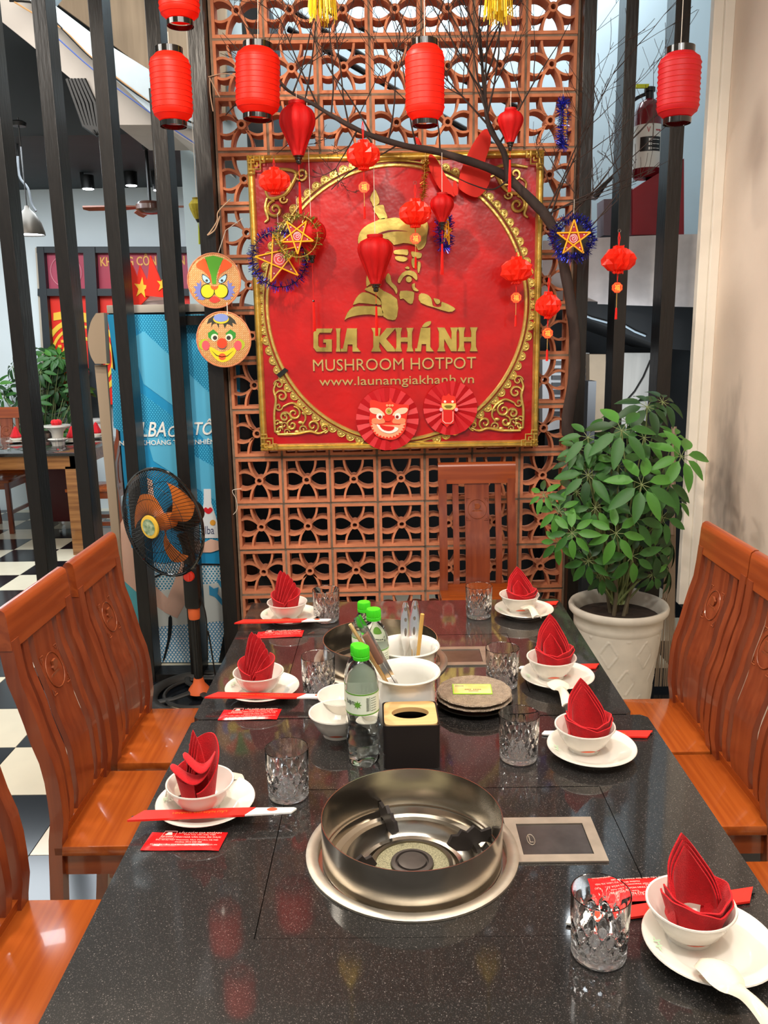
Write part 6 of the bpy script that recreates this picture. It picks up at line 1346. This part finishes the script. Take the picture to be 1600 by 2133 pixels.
# ---------------- standing fan ----------------
def make_fan():
    bx, by = at(425, 1437, z=0).x, 3.40
    t = thing('standing_fan', 'black standing fan with orange blades beside the left posts', 'fan', (bx, by, 0)); FO = mat('fan_orange', '#DE7A2E', .35, transl=.25, var=.1, scale=9); FOD = P('#D9622F'); GR = BLACK
    g = G(); g.tube([(.205*math.cos(a), .205*math.sin(a), .022) for a in [2*PI*i/56 for i in range(56)]], .028, 10, closed=True, flat=.7); g.tube([(.15*math.cos(a), .15*math.sin(a), .026) for a in [2*PI*i/40 for i in range(40)]], .008, 6, closed=True)
    for k in range(4):
        a = k*PI/2+.5; g.tube([(.03*math.cos(a), .03*math.sin(a), .035), (.12*math.cos(a+.15), .12*math.sin(a+.15), .03), (.20*math.cos(a), .20*math.sin(a), .024)], [.016, .013, .016], 8, flat=.6)
    g.build('ring_base', RUBBER, t); G().lathe([(.05, .03), (.045, .045), (.026, .07), (.020, .095)], 24).build('base_cone', FOD, t)
    fl_ = lambda a, z: .0012*math.cos(10*a)
    hz = at(430, 1190, Y=by).z
    G().lathe([(.0175, .08), (.0165, hz-.17)], 40, rf=fl_).build('pole', BLACK, t); G().lathe([(.023, hz-.21), (.025, hz-.20), (.025, hz-.165), (.022, hz-.155)], 24).build('height_collar', FOD, t)
    G().box(-.032, .034, -.034, .034, hz-.16, hz+.03, .014).build('control_box', BLACK, t)
    G().lathe([(.0, 0), (.024, .0), (.021, .012), (.0, .015)], 20).xf(Matrix.Translation((-.002, -.035, hz-.01)) @ Matrix.Rotation(PI/2, 4, 'X')).build('red_knob', mat('knob_red', '#E8321E', .3, coat=.4), t)
    G().prism([(-.003, hz-.026), (.003, hz-.026), (.003, hz+.006), (-.003, hz+.006)], -.056, -.048).build('knob_grip', mat('knob_red', '#E8321E', .3), t)
    G().tube([(.01, -.0, hz+.02), (-.01, 0, hz+.10), (-.03, .0, hz+.17)], [.022, .018, .022], 12).build('neck', BLACK, t)
    cg = at(338, 1089, Y=3.27)-Vector((bx, by, 0)); nrm = Vector((-.52, -.85, -.06)).normalized()
    zax = nrm; xax = Vector((0, 0, 1)).cross(zax).normalized(); yax = zax.cross(xax); M_ = Matrix((xax, yax, zax)).transposed().to_4x4(); M_.translation = cg
    Rr = .222
    g = G()
    G().lathe([(.0, -.20), (.045, -.195), (.062, -.16), (.066, -.11), (.055, -.075), (.03, -.06), (0, -.06)], 28, rf=lambda a, z: .0012*math.cos(24*a)).xf(M_).build('motor_housing', BLACK, t)
    for nm, dz, zc, nr, cut in (('front_grille', 1, .062, 84, .045), ('rear_grille', -1, -.075, 84, .05)):
        g = G()
        for i in range(nr):
            a = 2*PI*i/nr; pts = []
            for j in range(8):
                u = j/7; r = cut+(Rr-cut)*u; z = zc*(math.cos(u**1.6*PI/2))**.8 if u < 1 else 0; q = a+(.35 if dz > 0 else -.25)*(1-u); pts.append((r*math.cos(q), r*math.sin(q), z))
            g.tube(pts, .0013, 3, cap=False)
        for r, z in ((.11, zc*.9), (.16, zc*.6)): g.tube([(r*math.cos(a), r*math.sin(a), z) for a in [2*PI*i/40 for i in range(40)]], .0012, 4, closed=True)
        g.xf(M_).build(nm, GR, t, 0)
    G().tube([(Rr*math.cos(a), Rr*math.sin(a), 0) for a in [2*PI*i/64 for i in range(64)]], .0065, 8, closed=True).xf(M_).build('grille_rim', GLOSSK, t)
    g = G().lathe([(0, .058), (.045, .058), (.048, .064), (.046, .070), (.034, .072)], 36); g.xf(M_).build('front_badge_ring', mat('badge_yellow', '#E6B83C', .35), t); G().lathe([(.034, .0725), (.0, .074)], 28).xf(M_).build('badge_centre', mat('badge_green', '#5E7E5A', .5, var=.6, scale=60, col2='#B8C4A0'), t)
    G().lathe([(0, -.06), (.032, -.055), (.035, -.01), (.03, .012), (.0, .02)], 28).xf(M_).build('blade_hub', FO, t)
    for k in range(3):
        def f(u, v, k=k):
            a0 = .35+k*2*PI/3; r = .03+.145*v; wdt = .35+.50*math.sin(min(1, v*1.15)*PI*.62); a = a0+(u-.5)*wdt+.9*v*v*.6; return (r*math.cos(a), r*math.sin(a), -.022+.03*(u-.5))
        G().sheet(f, 12, 14, .002).xf(M_).build('blade', FO, t)
    G().tube(smoothp([(.03, -.01, hz-.1), (.055, -.02, hz-.2), (.045, 0, hz-.4), (.05, .02, .3), (.06, .08, .02)], 6, False), .0035, 6).build('power_cord', BLACK, t)
make_fan()

# ---------------- potted umbrella shrub ----------------
def leafmesh(m, bend=.35, w=.019, L_=.105):
    g = G()
    def f(u, v):
        x = (2*u-1); ww = w*(math.sin(PI*min(1, v**.80))**.75)*(1-.12*v)+.0006 if 0 < v < 1 else .0006
        th = v*bend; return (x*ww, L_*(v-.12*v*v*bend), -L_*bend*.5*v*v+abs(x)*ww*.35)
    g.sheet(f, 2, 6); return g.mesh(m, 60)
LM = [leafmesh(LEAFA, .25), leafmesh(LEAFB, .5), leafmesh(LEAFC, .35), leafmesh(LEAFA, .7)]
def shrub(lab, loc, centres, stem_base, leafscale, nmax, seed, potfn=None, name='potted_shrub', rest_n=0, bounds=None, mixes=(0, 0, 1, 2, 3)):
    t = thing(name, lab, 'plant', loc); rg = random.Random(seed); L0 = Vector(loc)
    if potfn: potfn(t)
    st = G(); pet = G(); rest = G(); n = 0
    for ci, (c, s, face, kind) in enumerate(centres):
        c = Vector(c)-L0; nl = rg.choice((7, 8, 8)); face = Vector(face).normalized()
        base = Vector(stem_base)+Vector((rg.uniform(-.03, .03), rg.uniform(-.03, .03), 0)); mid = base.lerp(c, .55)+Vector((rg.uniform(-.02, .02), rg.uniform(-.02, .02), .03)); hub = c-face*.02
        G_ = smoothp([tuple(base), tuple(mid), tuple(hub)], 4, False); st.tube(G_, [.005-.003*i/len(G_) for i in range(len(G_))], 5)
        zax = face; xax = zax.cross(Vector((.1, .2, 1))).normalized(); yax = zax.cross(xax); off = rg.uniform(0, 1)
        for k in range(nl):
            a = off+2*PI*k/nl+rg.uniform(-.12, .12); d = xax*math.cos(a)+yax*math.sin(a); droop = rg.uniform(.1, .5)
            yv = (d-zax*droop*.5+Vector((0, 0, -.18))).normalized(); xv = yv.cross(zax).normalized(); zv = xv.cross(yv); p0 = hub; p1 = hub+d*.022*s+zax*.004
            pet.tube([tuple(p0), tuple(p1)], .0012, 4, cap=False)
            M_ = Matrix((xv, yv, zv)).transposed().to_4x4(); sc = s*leafscale*rg.uniform(.78, 1.08); M_ = Matrix.Translation(p1) @ M_ @ Matrix.Scale(sc, 4)
            if n < nmax: o = link('leaf', LM[kind if rg.random() < .7 else rg.choice(mixes)], t); o.matrix_local = M_; n += 1
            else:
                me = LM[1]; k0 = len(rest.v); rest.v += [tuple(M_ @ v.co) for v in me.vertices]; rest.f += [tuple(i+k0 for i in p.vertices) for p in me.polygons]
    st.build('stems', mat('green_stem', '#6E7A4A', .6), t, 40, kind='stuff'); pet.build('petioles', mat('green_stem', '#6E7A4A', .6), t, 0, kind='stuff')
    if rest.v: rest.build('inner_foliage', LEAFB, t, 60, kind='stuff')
    return t
PP = (.885, 3.13, 0)
def potw(t):
    Ht = .50; g = G(); prof = [(.115, 0), (.128, .006), (.131, .03), (.128, .04)]
    def dia(a, z):
        if not .055 < z < .40: return 0
        u = 7*a+28*z; v = 7*a-28*z; iu = int(u//PI); iv = int(v//PI)
        return .0022 if (abs(math.sin(u)) < .13 and iv % 2 == 0) or (abs(math.sin(v)) < .13 and iu % 2 == 0) else 0
    prof += [(.128+.038*(i/100), .04+.37*i/100) for i in range(101)]
    prof += [(.170, .415), (.170, .43), (.172, .455), (.182, .465), (.190, .475), (.192, .49), (.187, .50), (.175, .497), (.165, .475), (.160, .45), (.158, .40), (0, .40)]
    g.lathe(prof, 240, rf=dia); g.build('pot', POTW, t, 60); G().lathe([(0, .452), (.08, .458), (.158, .45)], 32).build('soil', SOIL, t)
    for k in range(5): a = k*1.3; G().tube(smoothp([(.03*math.cos(a), .03*math.sin(a), .45), (.05*math.cos(a+.3), .05*math.sin(a+.3), .58), (.08*math.cos(a), .08*math.sin(a), .72)], 4, False), .008, 7).build('trunk', mat('shrub_trunk', '#5E5440', .8), t)
cs = []
for x, y, Y, s, kd in ((1297, 890, 2.95, 1.45, 0), (1225, 905, 3.0, 1.1, 0), (1345, 905, 3.1, 1.1, 0), (1352, 840, 3.15, 1.2, 1), (1385, 830, 3.2, 1.0, 1), (1425, 945, 2.95, 1.25, 2), (1340, 1005, 2.88, 1.35, 2), (1290, 965, 2.98, 1.1, 0), (1225, 985, 2.98, 1.15, 0),
     (1390, 1000, 3.0, 1.15, 0), (1385, 1075, 2.98, 1.15, 1), (1130, 1028, 3.0, .72, 2), (1162, 1062, 2.98, .9, 2), (1190, 1110, 2.92, .95, 2), (1162, 1130, 2.98, .8, 2), (1285, 1110, 2.9, 1.15, 2), (1240, 1055, 2.96, 1.0, 0), (1225, 1170, 2.95, .9, 0), (1255, 1200, 2.98, .85, 1),
     (1325, 1080, 2.95, 1.1, 0), (1320, 1160, 2.96, 1.1, 0), (1370, 1150, 3.0, 1.0, 1), (1365, 1200, 3.02, .85, 1), (1270, 930, 3.05, 1.0, 1), (1205, 930, 3.05, .9, 0), (1190, 960, 3.08, .8, 1), (1310, 870, 3.2, 1.1, 1), (1410, 905, 3.15, .8, 2), (1200, 1020, 3.1, 1.0, 1), (1180, 1080, 3.1, .9, 1), (1215, 1140, 3.1, .9, 1), (1300, 1040, 3.1, 1.1, 1), (1415, 1040, 3.1, .9, 1), (1360, 1040, 3.12, 1.1, 1)):
    p = at(x, y, Y=Y); v = Vector((p.x-PP[0], (p.y-PP[1])*.6-.12, p.z-.80)).normalized(); v = (v*.75+Vector((0, -.75, .35))).normalized(); cs.append((p, s, v, kd))
rg = random.Random(5)
for i in range(26):
    a = rg.uniform(0, 2*PI); r_ = rg.uniform(.05, .24); z = rg.uniform(.62, 1.08); q = Vector((PP[0]+r_*math.cos(a), PP[1]+.02+r_*.6*abs(math.sin(a)), z)); cs.append((q, 1.1, Vector((math.cos(a), -.3, .4)), 1))
shrub('leafy green umbrella shrub in a white patterned pot at right', PP, cs, (0, 0, .5), .88, 262, 3, potw)
# side room shrub
cs = []; rg = random.Random(9); c0 = at(70, 830, Y=7.2)
for i in range(70):
    a = rg.uniform(0, 2*PI); r_ = .40*math.sqrt(rg.random()); z = rg.uniform(-.45, .42); k_ = math.sqrt(max(.1, 1-(z/.5)**2)); q = Vector((c0.x+r_*1.05*math.cos(a)*k_, 7.28+r_*.5*math.sin(a)*k_, c0.z+z)); cs.append((q, 1.15, Vector((math.cos(a)*.5, -.8, .5)), rg.choice((0, 2, 2, 0))))
def pot2(t): G().lathe([(.12, 0), (.17, .38), (.185, .40), (.175, .42), (.16, .38), (0, .36)], 28).build('pot', POTW, t)
cs.sort(key=lambda c: c[0].y)
shrub('bushy green shrub by the white wall in the side room', (c0.x, 7.28, 0), cs, (0, 0, .4), 1.0, 200, 12, pot2)
# reeds / broom behind the pot
g = G(); rg = random.Random(3)
for i in range(40):
    x = rg.uniform(-.03, .03); g.tube([(x*.4, 0, .75), (x, 0, .35), (x*1.8+.01, -.01, .02)], .0015, 3, cap=False)
br = thing('broom', 'worn pale broom standing behind the plant pot by the wall', 'broom', (1.18, 3.42, 0)); g.build('bristles', mat('broom_straw', '#9C8A74', .8), br, 0, kind='stuff'); G().tube([(0, 0, .7), (0, .05, 1.15)], .011, 8).build('handle', mat('broom_handle', '#8A7766', .6), br)
